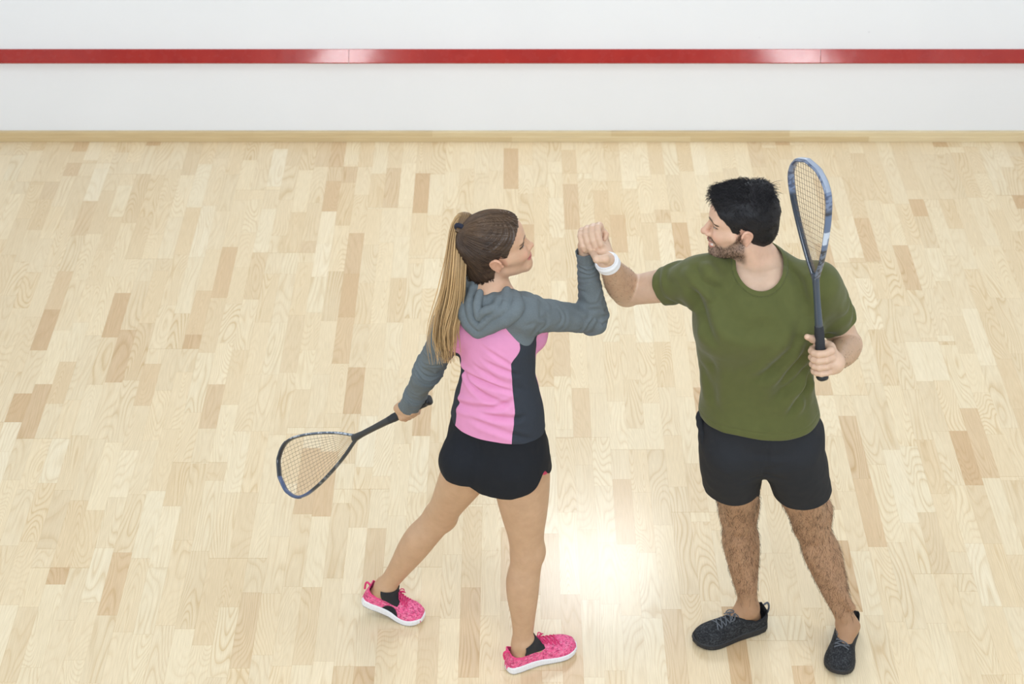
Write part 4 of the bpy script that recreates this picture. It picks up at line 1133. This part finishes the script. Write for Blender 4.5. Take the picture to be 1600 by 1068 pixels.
        pp.append(spine[:end] + off); pr.append(np.interp(np.linspace(0, 1, end), [0, .15, .8, 1], [.0014, .0019, .0017, .0004]))
    hv, hf_ = tubes([toW(p) for p in paths], rad, 3)
    cc_ = np.concatenate([hcol(p) * rng.uniform(.75, 1.35) for p in paths]); cc_ = np.repeat(cc_, 3, 0)
    mesh_obj('hair_strands', hv, hf_, MAT['hair_w'], hair, cc_)
    pv, pf = tubes(pp, pr, 4); pc = []
    for p in pp:
        t = np.linspace(0, len(p) / 26, len(p)); b0, b1 = np.array(srgb(100, 76, 50)[:3]), np.array(srgb(216, 178, 124)[:3]); k = smst(.03, .36, t) * rng.uniform(.35, 1.05); k = np.clip(k, 0, 1)
        pc.append((b0[None] * (1 - k[:, None]) + b1[None] * k[:, None]) * rng.uniform(.82, 1.12))
    o = mesh_obj('ponytail', pv, pf, MAT['hair_w'], hair, np.repeat(np.concatenate(pc), 4, 0)); o['label'] = 'long ponytail fading to blonde'
    tv, tq = isosurface([tor(spine[1], tg[1], .0125, .0068, .003)], .002); mesh_obj('hair_tie', tv, tq, MAT['tie'], hair)
    # loose dark hair at the nape and behind the ear
    wp, wr = [], []; low = np.flatnonzero((cv[:, 2] < -.060) & (cv[:, 1] < -.03))
    for i in rng.choice(low, min(len(low), 520), replace=False):
        p = cv[i]; Lh = rng.uniform(.03, .085); s_ = np.linspace(0, 1, 7)[:, None]; dr = unit(V(-p[0] * 3 + rng.normal(0, .22), .16 + rng.normal(0, .22), -1.0))
        wp.append(toW(p + dr * Lh * s_ + V(0, .0, 0) + unit(V(p[0], p[1] * .6, 0)) * (.004 + .003 * s_))); wr.append(np.linspace(.0013, .0004, 7))
    nv, nf = tubes(wp, wr, 3); mesh_obj('nape_hair', nv, nf, MAT['hair_w'], hair, np.repeat(cd[None], len(nv), 0))
    # ---- shoes and socks
    pk = dict(sole=MAT['foam'], sole_col=srgb(240, 240, 242)[:3], tread_col=srgb(120, 120, 118)[:3], upper=MAT['knit'], up_col=srgb(238, 98, 146)[:3], fleck=1.0, fleck_col=srgb(178, 60, 100)[:3], fleck_col2=srgb(250, 156, 186)[:3], trim_col=srgb(238, 84, 138)[:3], lace=MAT['lace_p'])
    make_shoe(root, 'pink knit trainer flat on the floor', heelR, toeR, LR, False, pk, pull=True)
    xf, shl = make_shoe(root, 'pink knit trainer with lifted heel and dark patch', heelL, toeL, LL, False, pk, bend=bendL, panel='out', pull=True)
    # low black socks showing in front of the ankles
    for an, kn, he, to, LL_, bd in ((ankR, kneeR, heelR, toeR, LR, 0), (ankL, kneeL, heelL, toeL, LL, bendL)):
        u_ = unit(kn - an); f = unit(to - he); ft = [Prim(lambda P, g=p.fn: g(P) - .0035, p.c, p.r + .0035, p.k) for p in B if np.linalg.norm(p.c - an) < .24 and p.c[2] < .34]; tp = ankle_of(he, to, LL_, bd, .030, .120); am = ankle_of(he, to, LL_, bd, .075, .075)
        v, q = isosurface(ft, RES)
        v, q = clip(v, q, .010 + .35 * ((v - an) @ f) - (v - an) @ u_); v, q = clip(v, q, (v - an) @ f + .004); v, q = clip(v, q, .030 + (v - an) @ u_); v, q = largest(v, q)
        o = mesh_obj('sock', v, q, MAT['sock'], root); solidify(o, .002)
    make_racket('squash racket held low in the hand of the woman in pink', butt, tip, V(.25, .55, -.8) if False else RW, dict(w=1.05, beam=.0165, color=rcol_w, shaft='shaft_k', gauge=.00048, bumper='bump_n'))
    return root

def rcol_w(u, sd, out, P):
    base = np.array(srgb(40, 46, 52)[:3]); c = np.repeat(base[None], len(u), 0)
    nz = pnoise(P, 160, 3)
    m = (sd > 0) * smst(.02, .06, u) * smst(.80, .70, u); c = blend(c, m * (out > -.2) * .9, srgb(92, 108, 126)[:3]); c = blend(c, m * (nz > .22) * (out > -.2) * (u < .75), srgb(184, 192, 202)[:3])
    m = (sd < 0) * smst(.62, .70, u); c = blend(c, m * .8, srgb(72, 92, 132)[:3])
    m = (sd < 0) * (u > .25) * (u < .55) * (nz > .2); c = blend(c, m * .6, srgb(120, 126, 128)[:3])
    return c
def rcol_m(u, sd, out, P):
    base = np.array(srgb(38, 46, 58)[:3]); c = np.repeat(base[None], len(u), 0); nz = pnoise(P, 170, 5)
    m = smst(.64, .70, u); c = blend(c, m * .85, srgb(124, 138, 164)[:3]); c = blend(c, m * (nz > .15), srgb(70, 82, 108)[:3])
    m = (sd > 0) * smst(.30, .32, u) * smst(.64, .62, u); c = blend(c, m, srgb(92, 112, 142)[:3])
    m = (sd > 0) * (u > .36 + .06 * (P[:, 1] > 0)) * (u < .48); c = blend(c, m * 1.0, srgb(196, 208, 224)[:3])
    m = (sd > 0) * (u < .36) * (nz > .1); c = blend(c, m * .6, srgb(120, 136, 160)[:3])
    m = (sd < 0) * (u < .6) * (nz > .32) * (out > .2); c = blend(c, m * .8, srgb(168, 176, 186)[:3])
    return c
RW = V(.30, .30, .72)
CLASP = dict(c=at(924, 379, 1.492))

# ================================================================== the man
def build_man():
    yaw = math.radians(5)
    side = V(1, 0, 0); fwd = V(-.06, -1, 0)
    secs = [(.86, 1108, 1280, 4.235, .68), (.92, 1102, 1278, 4.24, .68), (.975, 1095, 1278, 4.24, .76), (1.05, 1096, 1271, 4.245, .71), (1.12, 1093, 1268, 4.25, .69), (1.20, 1089, 1270, 4.255, .70),
            (1.28, 1084, 1278, 4.26, .68), (1.34, 1086, 1283, 4.265, .64), (1.39, 1100, 1274, 4.27, .62), (1.43, 1132, 1246, 4.275, .66), (1.46, 1160, 1215, 4.28, .8)]
    SR = at(1094, 436, 1.405); SL = at(1281, 454, 1.395)
    ER = at(980, 455, 1.272); WR = at(948, 409, 1.462)
    EL = at(1323, 538, 1.155); WL = at(1305, 568, 1.275)
    print('man arm', SR, ER, WR, np.linalg.norm(ER - SR), np.linalg.norm(WR - ER), 'L', SL, EL, WL, np.linalg.norm(EL - SL), np.linalg.norm(WL - EL))
    NB_ = at(1186, 413, 1.435)
    hipR = at(1146, 702, .86); hipL = at(1234, 702, .86)
    heelR, toeR = at(1196, 974, 0), at(1082, 1006, 0); heelL, toeL = at(1327, 977, 0), at(1309, 1058, 0)
    ankR = ankle_of(heelR, toeR, .28, 0, .098, .070); ankL = ankle_of(heelL, toeL, .28, 0, .094, .098)
    pj = lambda p: (800 + FPX * p[0] / ((p - _C) @ _fw), 534 - FPX * ((p - _C) @ _up) / ((p - _C) @ _fw))
    print('ankles px', pj(ankR), pj(ankL))
    kneeR = at(1154, 806, .485); kneeL = at(1268, 820, .475)
    print('legs', np.linalg.norm(kneeR - hipR), np.linalg.norm(ankR - kneeR), np.linalg.norm(kneeL - hipL), np.linalg.norm(ankL - kneeL))
    hf = unit(V(-1, .10, -.10)); HR = rotm(hf, V(.03, -.02, 1)); hs = .90
    ear = at(1163, 372, 1.575); HO = ear - HR @ V(-.076, -.006, -.004) * hs
    H = lambda *p: HO + HR @ V(*p) * hs
    root = empty('person', (float(hipR[0] + hipL[0]) / 2, 4.24, 0), 'bearded man in olive t-shirt and charcoal shorts, facing us, clasping hands', 'person')
    # racket held upright in the left hand
    G = at(1283, 562, 1.285); tip = bone(G, .585, 1262, 251, True); ax = unit(tip - G); butt = G - ax * .060
    print('racket m', G, tip, 'butt', butt, 'wrist-grip', np.linalg.norm(WL - G))
    tr, info = trunk(secs, yaw, .022)
    B = [tr]
    for s, h in ((1, hipL), (-1, hipR)): B.append(ell(h + V(0, .055, .02), (.085, .075, .085), .04))
    for s in (1, -1): B.append(ell(V(NB_[0] + s * .075, 4.19, 1.30), (.070, .042, .050), .04))
    B += [rc(H(0, -.022, -.060), NB_ + V(0, .0, -.02), .054, .062, .03), rc(NB_ + V(0, .015, -.020), SR, .052, .047, .05), rc(NB_ + V(0, .015, -.020), SL, .052, .047, .05)]
    B += [rc(H(-.045, -.02, -.05), NB_ + V(.005, -.060, -.030), .014, .012, .025)]      # neck muscle down to the notch
    cl = NB_ + V(.002, -.070, -.035)
    B += [rc(cl + V(-.015, 0, 0), cl + (SR - cl) * .6 + V(0, -.012, .0), .011, .008, .03), rc(cl + V(.015, 0, 0), cl + (SL - cl) * .6 + V(0, -.012, .0), .011, .008, .03), sph(cl + V(0, -.008, .008), .012, .015, 's')]
    th = [(-.05, 0, 0, .088, .092), (.15, 0, 0, .088, .093), (.4, 0, 0, .080, .084), (.62, 0, 0, .068, .072), (.82, 0, 0, .059, .062), (.93, 0, 0, .057, .060), (1.0, 0, 0, .056, .058)]
    ca = [(0, 0, 0, .055, .056), (.08, 0, .002, .053, .055), (.28, .002, .012, .059, .058), (.46, .002, .010, .053, .053), (.68, 0, .004, .041, .043), (.86, 0, .001, .032, .037), (1, 0, 0, .032, .039)]
    for hp, kn, an, sd, out in ((hipR, kneeR, ankR, V(1, .25, 0), -1), (hipL, kneeL, ankL, V(1, .1, 0), 1)):
        B.append(seg(hp, kn, sd, [(t, 0, 0, a, b) for t, _, _, a, b in th], .02))
        d = frame(an - kn, sd); back = V(0, 1, 0); sg = 1 if d[:, 1] @ back > 0 else -1
        B.append(seg(kn, an, sd, [(t, ox, sg * oy, a, b) for t, ox, oy, a, b in ca], .015))
        B += [ell(kn + V(0, -.036, .006), (.030, .026, .036), .018), ell(kn + V(0, -.034, -.060), (.020, .018, .022), .015)]
        B += [ell(kn + V(.034, .0, .055), (.026, .034, .05), .025), ell(kn + V(-.034, .0, .055), (.026, .034, .05), .025)]
        B += [rc(kn + V(0, -.035, -.08), an + V(0, -.022, .10), .016, .012, .02)]
    for an, he, to in ((ankR, heelR, toeR), (ankL, heelL, toeL)):
        f = unit(to - he)
        B += [rc(an, he + f * .048 + V(0, 0, .045), .031, .025, .02), rc(an + f * .012, he + f * .165 + V(0, 0, .028), .030, .019, .02)]
        for s in (1, -1): B.append(sph(an + V(f[1], -f[0], 0) * s * .024 + V(0, 0, .004), .012, .012))
    up = [(.02, 0, 0, .050, .053), (.12, 0, 0, .054, .057), (.35, 0, 0, .050, .054), (.6, 0, 0, .0465, .051), (.85, 0, 0, .043, .045), (1, 0, 0, .041, .042)]
    fo = [(0, 0, 0, .042, .042), (.16, 0, 0, .049, .047), (.35, 0, 0, .047, .044), (.6, 0, 0, .038, .035), (.82, 0, 0, .031, .027), (1, 0, 0, .030, .024)]
    B += [seg(SR, ER, V(0, 0, 1), up, .022), seg(ER, WR, V(1, .3, 0), fo, .012), seg(SL, EL, V(1, 0, 0), up, .022), seg(EL, WL, V(.4, .2, 1), fo, .010)]
    B += [sph(ER + unit(ER - (SR + WR) / 2) * .010, .034, .02), sph(EL + unit(EL - (SL + WL) / 2) * .010, .034, .02)]
    # left fist: knuckles at the right, fingers across the front of the grip
    U = unit(V(.95, .22, 0)); T = np.cross(ax, U); sg = 1 if T[1] < 0 else -1
    th_ = [G + U * .020 + V(0, .030, .022), at(1271, 560, G[2] + .045) * 1, at(1266, 542, G[2] + .062), at(1261, 526, G[2] + .082)]
    th_[1] = G + V(-.008, .030, .040); th_[2] = G + V(-.026, .018, .058)
    B += grip(G, ax, U, .0150, WL, sg, 1.0, th0=40, fr=.0096, thumb=th_, sp=(.031, .0105, -.010, -.030))
    # right fist of the clasp
    C0 = CLASP['c']
    A = unit(V(.92, -.12, .38)); Uc = unit(V(.35, .80, .10)); Uc = unit(Uc - A * (A @ Uc)); T = np.cross(A, Uc); s2 = 1 if T[2] > 0 else -1
    Cc = C0 + V(.004, .004, .006)
    tb = [WR + V(.004, -.020, .020), WR + V(-.006, -.038, .036), WR + V(-.030, -.047, .040), at(924, 389, 1.478) + V(0, -.010, 0)]
    B += grip(Cc, A, Uc, .0200, WR, s2, 1.0, th0=45, spread=(72, 66, 52), fr=.0096, thumb=tb, sp=(.026, .0085, -.0085, -.025))
    HP = place(head_prims(False), HR, HO, hs)
    bv, bq = isosurface(B + HP, RES)
    # keep the skin clear of the cloth that covers it
    da = np.minimum(polydist(bv, [SR + (ER - SR) * .3, ER, WR])[0], polydist(bv, [SL + (EL - SL) * .3, EL, WL])[0])
    hid = smst(.70, .75, bv[:, 2]) * smst(1.40, 1.34, bv[:, 2]) * smst(.06, .10, da) * smst(.10, .14, np.linalg.norm(bv - G, axis=1))
    bv = bv - vnormals(bv, bq) * (.008 * hid)[:, None]
    L = (bv - HO) @ HR / hs; col = np.repeat(SK_M[None], len(bv), 0)
    leg = smst(.95, .8, bv[:, 2]); col = blend(col, leg * .9, srgb(172, 134, 102)[:3])
    d1, t1 = polydist(bv, [SR, ER, WR]); d2, t2 = polydist(bv, [SL, EL, WL]); fa = np.maximum(smst(.46, .70, t1) * smst(.09, .07, d1) * smst(1.0, .97, t1), smst(.46, .70, t2) * smst(.09, .07, d2) * smst(1.0, .97, t2))
    col = blend(col, fa * .6, srgb(186, 150, 118)[:3])
    hm = (np.linalg.norm(L, axis=1) < .19) & (L[:, 2] > -.14); hc = head_color(L[hm], np.array(srgb(220, 182, 156)[:3]), False); fade = smst(-.135, -.105, L[hm][:, 2])[:, None]
    col[hm] = hc * fade + col[hm] * (1 - fade)
    hairm = np.clip(leg * smst(.12, .20, bv[:, 2]) * smst(.70, .60, bv[:, 2]) + fa * .30, 0, 1)
    mesh_obj('body', bv, bq, MAT['skin_man'], root, col, dict(hair=hairm))

    # ---- t-shirt
    tr2, i2 = trunk(secs, yaw, -.002, n=2.25)
    Tp = [tr2] + [ell(V(NB_[0] + s * .075, 4.19, 1.295), (.092, .062, .070), .05) for s in (1, -1)]
    Tp += [rc(NB_ + V(0, .012, -.018), SR + V(.012, 0, .006), .064, .060, .05), rc(NB_ + V(0, .012, -.018), SL + V(-.012, 0, .006), .064, .060, .05)]
    ups = [(-.10, 0, 0, .064, .068), (.1, 0, 0, .066, .070), (.35, 0, 0, .062, .066), (.6, 0, 0, .061, .064), (.9, 0, 0, .060, .062)]
    Tp += [seg(SR, ER, V(0, 0, 1), [(t, ox, oy, a * .92, b * .92) for t, ox, oy, a, b in ups], .035), seg(SL, EL, V(1, 0, 0), ups, .035)]
    v, q = isosurface(Tp, RES); n = vnormals(v, q)
    lx, ly, rx, ry = trunk_local(v, i2, yaw); fr = smst(.1, .5, -n[:, 1]); dsp = np.zeros(len(v))
    F = lambda px, py, z=None: None
    def on(px, py):         # point of the shirt front under a pixel, used to lay out folds
        P = ray(px, py); yc = 4.13; return _C + P * (yc / P[1])
    rays = v - _C; w_ = rays @ _fw; 
    def fold(pts, w, amp):
        nonlocal dsp
        P3 = np.array([on(*p) for p in pts]); dd, t = polydist(v[:, [0, 2]], P3[:, [0, 2]]); fade = np.clip(np.minimum(t + .05, 1 - t) * 4, 0, 1)
        dsp += 2.1 * amp * fr * fade * (-np.exp(-(dd / w) ** 2) + .6 * np.exp(-((dd - 1.9 * w) / (1.1 * w)) ** 2))
    fold([(1255, 505), (1240, 540), (1205, 580), (1180, 600)], .016, .006)
    fold([(1268, 515), (1255, 560), (1225, 600), (1205, 640)], .018, .006)
    fold([(1265, 580), (1245, 600), (1215, 625)], .012, .005)
    fold([(1272, 610), (1255, 625), (1228, 655)], .012, .005)
    fold([(1268, 595), (1262, 618), (1262, 650)], .010, .004)
    fold([(1088, 480), (1100, 510), (1118, 545)], .016, .006)
    fold([(1080, 445), (1100, 470), (1140, 490)], .014, .005)
    fold([(1105, 420), (1122, 440), (1135, 465)], .012, .002)
    fold([(1098, 590), (1108, 620), (1118, 655)], .013, .004)
    fold([(1112, 570), (1118, 610), (1122, 650)], .014, .004)
    fold([(1130, 500), (1170, 520), (1220, 512)], .022, .004)
    fold([(1230, 440), (1255, 470), (1262, 500)], .014, .004)
    dsp += .0035 * pnoise(v * V(1, 1, .55), 11, 4) + .0013 * pnoise(v, 30, 2)
    for S, E_, sd in ((SR, ER, 5), (SL, EL, 9)):
        d, t = polydist(v, [S, E_]); m = smst(.10, .08, d) * smst(.03, .2, t)
        dsp += .0028 * m * np.sin(t * 26 + 5 * pnoise(v, 14, sd))
    hemz = .980 + .004 * np.sin(v[:, 0] * 22)
    hb = np.abs(v[:, 2] - hemz - .020); dsp += -.0012 * np.exp(-(hb / .0025) ** 2) * (np.hypot(lx, ly) < .25)
    dsp = np.maximum(dsp, -.011); v = v + n * dsp[:, None]
    nk = lambda v: np.linalg.norm((v - (NB_ + V(-.006, -.040, .030))) / V(.068, .095, .078), axis=1) - 1
    for S, E_, cut in ((SR, ER, .46), (SL, EL, .52)):
        dd = unit(E_ - S); ln = np.linalg.norm(E_ - S); d, _ = polydist(v, [S, E_ + dd * .1]); t = (v - S) @ dd / ln
        v, q = clip(v, q, np.where((d < .10) & (t > .2), cut - t, 1))
    v, q = clip(v, q, v[:, 2] - (.980 + .004 * np.sin(v[:, 0] * 22)))
    g = nk(v); n = vnormals(v, q); v = v + n * (.0022 * smst(.17, .15, g) * smst(-.1, .0, g + .1))[:, None] - n * (.0015 * np.exp(-((g - .18) / .02) ** 2))[:, None]
    g = nk(v)
    a, b = clip(v, q, g - .16); top = mesh_obj('t_shirt', a, b, MAT['tee'], root); solidify(top, .0025)
    a, b = clip(*clip(v, q, g), .16 - clip(v, q, g, (g,))[2]) if False else (lambda r: clip(r[0], r[1], .16 - r[2]))(clip(v, q, g, (g,)))
    cb = mesh_obj('neckband', a, b, MAT['tee'], top); solidify(cb, .0035)

    # ---- shorts
    ss = [(.90, 1098, 1287, 4.235, .72), (.92, 1096, 1286, 4.24, .71), (.945, 1095, 1280, 4.24, .73), (.985, 1100, 1274, 4.24, .735), (1.02, 1104, 1268, 4.24, .72)]
    tr3, i3 = trunk(ss, yaw, 0, k=.03)
    lg = [(-.05, 0, 0, .090, .104), (.15, 0, 0, .0945, .107), (.35, 0, 0, .0895, .102), (.55, 0, 0, .0855, .098), (.75, 0, 0, .084, .096)]
    Sh = [tr3, seg(hipR + V(-.006, 0, 0), kneeR + V(-.022, -.002, 0), V(1, .2, 0), lg, .022), seg(hipL + V(.006, 0, 0), kneeL + V(.002, -.002, 0), V(1, .1, 0), lg, .022)]
    for s, h in ((1, hipL), (-1, hipR)): Sh.append(ell(h + V(0, .058, .02), (.092, .080, .09), .04))
    v, q = isosurface(Sh, RES); n = vnormals(v, q); mx = (hipR[0] + hipL[0]) / 2 + .0
    d = .0026 * pnoise(v * V(1, 1, .5), 14, 5) + .0010 * pnoise(v, 40, 3)
    fl, _ = polydist(v[:, [0, 2]], [(mx, .97), (mx + .002, .80)]); d += -.004 * np.exp(-(fl / .009) ** 2) * (n[:, 1] < .2)
    for x0, z0, x1, z1, a_ in ((mx + .004, .83, mx - .09, .80, .004), (mx + .006, .84, mx + .09, .81, .004), (mx, .86, mx + .07, .90, .003)):
        fl, t = polydist(v[:, [0, 2]], [(x0, z0), (x1, z1)]); d += -a_ * np.exp(-(fl / .009) ** 2) * (1 - t) * (n[:, 1] < .2)
    v = v + n * d[:, None]
    sL_ = v[:, 0] > mx + .008
    hem = np.where(sL_, .664 + .05 * (v[:, 0] - hipL[0]) - .05 * (v[:, 1] - 4.25), .676 + .0 * (v[:, 0] - hipR[0]) - .05 * (v[:, 1] - 4.25))
    v, q = clip(v, q, v[:, 2] - hem); v, q = clip(v, q, 1.01 - v[:, 2])
    sh = mesh_obj('shorts', v, q, MAT['shorts_m'], root); solidify(sh, .003)
    # side pocket standing open at his right hip
    pv, pq = isosurface(chain(bez([at(1096, 641, .985), at(1093, 655, .960), at(1099, 685, .905), at(1104, 712, .86)], 8), [.006, .008, .009, .009, .009, .008, .008, .007], .01), RES)
    o = mesh_obj('pocket', pv, pq, MAT['shorts_m'], sh)

    # ---- wristband
    d = unit(WR - ER); c = WR - d * .012
    prof = [(-.9, 0, 0, .0310, .0260), (-.75, 0, 0, .0330, .0285), (0, 0, 0, .0338, .0293), (.75, 0, 0, .0332, .0288), (.9, 0, 0, .0312, .0262)]
    v, q = isosurface([seg(c - d * .022, c + d * .022, V(1, .3, 0), [(.5 + t * .5, *r) for t, *r in [(p[0], *p[1:]) for p in prof]], .002)], .0025)
    v, q = clip(v, q, .027 - np.abs((v - c) @ d))
    o = mesh_obj('wristband', v, q, MAT['band'], root); solidify(o, .006); o['label'] = 'white towelling wristband'

    # ---- hair
    hl = lambda y, x: np.interp(y, [-.13, -.085, -.055, -.035, -.024, -.014, .006, .013, .020, .026, .036, .052, .066, .080, .100], [-.060, -.060, -.056, -.040, -.022, .020, .034, .004, -.006, .004, .034, .052, .066, .082, .100])
    capP = [ell((0, -.010, .042), (.0825, .1060, .0920), .02), ell((0, .038, .049), (.0670, .0560, .0570), .02), ell((0, -.045, -.018), (.062, .062, .062), .03),
            ell((0, .030, .094), (.054, .056, .034), .02), ell((.0, .062, .098), (.044, .024, .022), .015), ell((0, -.035, .094), (.056, .058, .040), .02)]
    cv, cq = isosurface(capP, .0025); cn = vnormals(cv, cq)
    cv = cv + cn * (.0026 * pnoise(cv * V(1, .6, 1), 45, 3))[:, None]
    cv, cq = clip(cv, cq, cv[:, 2] - hl(cv[:, 1], cv[:, 0]) + .0025 * pnoise(cv, 150, 2)); cn = vnormals(cv, cq)
    toW = lambda P: HO + np.asarray(P) @ HR.T * hs
    k0 = np.array(srgb(34, 32, 34)[:3])
    hair = mesh_obj('hair', toW(cv), cq, MAT['hair_m'], root, np.repeat(k0[None] * .7, len(cv), 0)); solidify(hair, .008)
    rng = np.random.RandomState(11); paths, rad, cols = [], [], []
    for i in rng.choice(len(cv), min(6500, len(cv)), replace=False):
        p, nn = cv[i], cn[i]; topm = smst(.075, .115, p[2]); 
        flow = V(.15 * np.sign(p[0]), .75, .35) * topm + V(0, -.55, -.75) * (1 - topm)
        bk = smst(.01, -.06, p[1]) * topm; flow = flow * (1 - bk) + V(rng.normal(0, .4), -.5, .3) * bk
        flow = flow + rng.normal(0, .28, 3); fl_ = unit(flow - nn * (flow @ nn)); Lh = (.012 + .014 * topm) * rng.uniform(.7, 1.4); lift = (.12 + .20 * topm) * rng.uniform(.3, 1.3)
        if p[2] < hl(p[1], 0) + .014: Lh *= .45; lift *= .5
        s = np.linspace(0, 1, 6)[:, None]; path = p - nn * .002 + fl_ * Lh * s + nn * Lh * lift * np.sin(s * 1.9)
        paths.append(path); rad.append(np.linspace(.0009, .0003, 6)); cols.append(np.repeat((k0 * rng.uniform(.5, 2.3))[None], 6, 0))
    for i in range(46):         # the unruly tuft at the crown
        base = V(rng.normal(0, .014), -.064 + rng.normal(0, .012), .126 + rng.normal(0, .002)); dr = unit(V(rng.normal(0, .35), -.7 + rng.normal(0, .35), .75)); Lh = rng.uniform(.022, .05)
        s = np.linspace(0, 1, 8)[:, None]; path = base - V(0, 0, .012) + dr * Lh * s + V(0, -.25, -.55) * Lh * s ** 2.2 * rng.uniform(.2, 1.1)
        paths.append(path); rad.append(np.linspace(.0011, .0003, 8)); cols.append(np.repeat((k0 * rng.uniform(.7, 1.5))[None], 8, 0))
    hv, hf_ = tubes([toW(p) for p in paths], rad, 3)
    mesh_obj('hair_strands', hv, hf_, MAT['hair_m'], hair, np.repeat(np.concatenate(cols), 3, 0))
    # beard: short hairs over jaw, chin and lip
    fm = hm & True; ib = np.flatnonzero(hm); Lb = L[ib]; x, y, z = Lb.T
    topl = np.interp(y, [-.02, .0, .012, .030, .055, .075, .090, .12], [.0, .010, .010, -.028, -.050, -.056, -.038, -.034])
    ok = (z < topl - .004) & (z > -.104 + np.clip((.05 - y) * .35, 0, .02)) & (y > -.004) & ~((np.abs(x) < .027) & (np.abs(z + .060) < .0135) & (y > .075))
    mus = (np.abs(x) < .033) & (z < -.036) & (z > -.047) & (y > .08); cand = ib[ok | mus]
    bn = vnormals(bv, bq); paths, rad, cols = [], [], []
    for i in rng.choice(cand, min(2200, len(cand) * 3), replace=True):
        p = bv[i] + rng.normal(0, .0012, 3); nn = bn[i]; dr = HR @ V(0, .25, -1) + rng.normal(0, .35, 3); dr = unit(dr - nn * (dr @ nn)); Lh = rng.uniform(.0025, .0055)
        s = np.linspace(0, 1, 4)[:, None]; paths.append(p - nn * .001 + (dr * .8 + nn * .45) * Lh * s); rad.append(np.linspace(.00042, .0002, 4)); cols.append(np.repeat((np.array(srgb(58, 42, 33)[:3]) * rng.uniform(.5, 1.9))[None], 4, 0))
    hv, hf_ = tubes(paths, rad, 3); mesh_obj('beard', hv, hf_, MAT['hair_m'], root, np.repeat(np.concatenate(cols), 3, 0))

    # hair on shins and forearms
    paths, rad, cols = [], [], []; ch = np.flatnonzero(rng.rand(len(hairm)) < hairm)
    for i in rng.choice(ch, min(4000, len(ch)), replace=False):
        p, nn = bv[i], bn[i]; dr = (V(rng.normal(0, .35), 0, -1) if p[2] < 1 else unit(WL - EL) if p[0] > .75 else unit(WR - ER)) + rng.normal(0, .3, 3); dr = unit(dr - nn * (dr @ nn)); Lh = rng.uniform(.010, .022) * (1 if p[2] < 1 else .6)
        s = np.linspace(0, 1, 4)[:, None]; paths.append(p - nn * .001 + dr * Lh * s + nn * Lh * .30 * np.sin(s * 2)); rad.append(np.linspace(.00034, .00018, 4)); cols.append(np.repeat((np.array(srgb(66, 46, 34)[:3]) * rng.uniform(.7, 1.8))[None], 4, 0))
    hv, hf_ = tubes(paths, rad, 3); o = mesh_obj('body_hair', hv, hf_, MAT['hair_m'], root, np.repeat(np.concatenate(cols), 3, 0)); o['kind'] = 'stuff'
    # ---- shoes
    kk = dict(sole=MAT['foam'], sole_col=srgb(40, 41, 44)[:3], tread_col=srgb(34, 34, 36)[:3], upper=MAT['knit'], up_col=srgb(44, 45, 47)[:3], fleck=.8, fleck_col=srgb(30, 32, 35)[:3], fleck_col2=srgb(84, 86, 89)[:3], trim_col=srgb(40, 42, 46)[:3], lace=MAT['lace_k'])
    print('shoes', np.linalg.norm(toeR - heelR), np.linalg.norm(toeL - heelL))
    make_shoe(root, 'black knit trainer pointing left', heelR, toeR, float(np.linalg.norm(toeR - heelR)), False, kk, wide=1.12, pull=True)
    make_shoe(root, 'black knit trainer pointing towards us', heelL, toeL, float(np.linalg.norm(toeL - heelL)), True, kk, wide=1.12, pull=True)
    make_racket('squash racket held upright in the fist of the man in olive', butt, tip, RM, dict(w=1.0, beam=.0195, color=rcol_m, shaft='shaft_b', gauge=.0006, bumper='bump_l'))
    return root
RM = V(.42, -.89, -.1)
build_woman()
build_man()
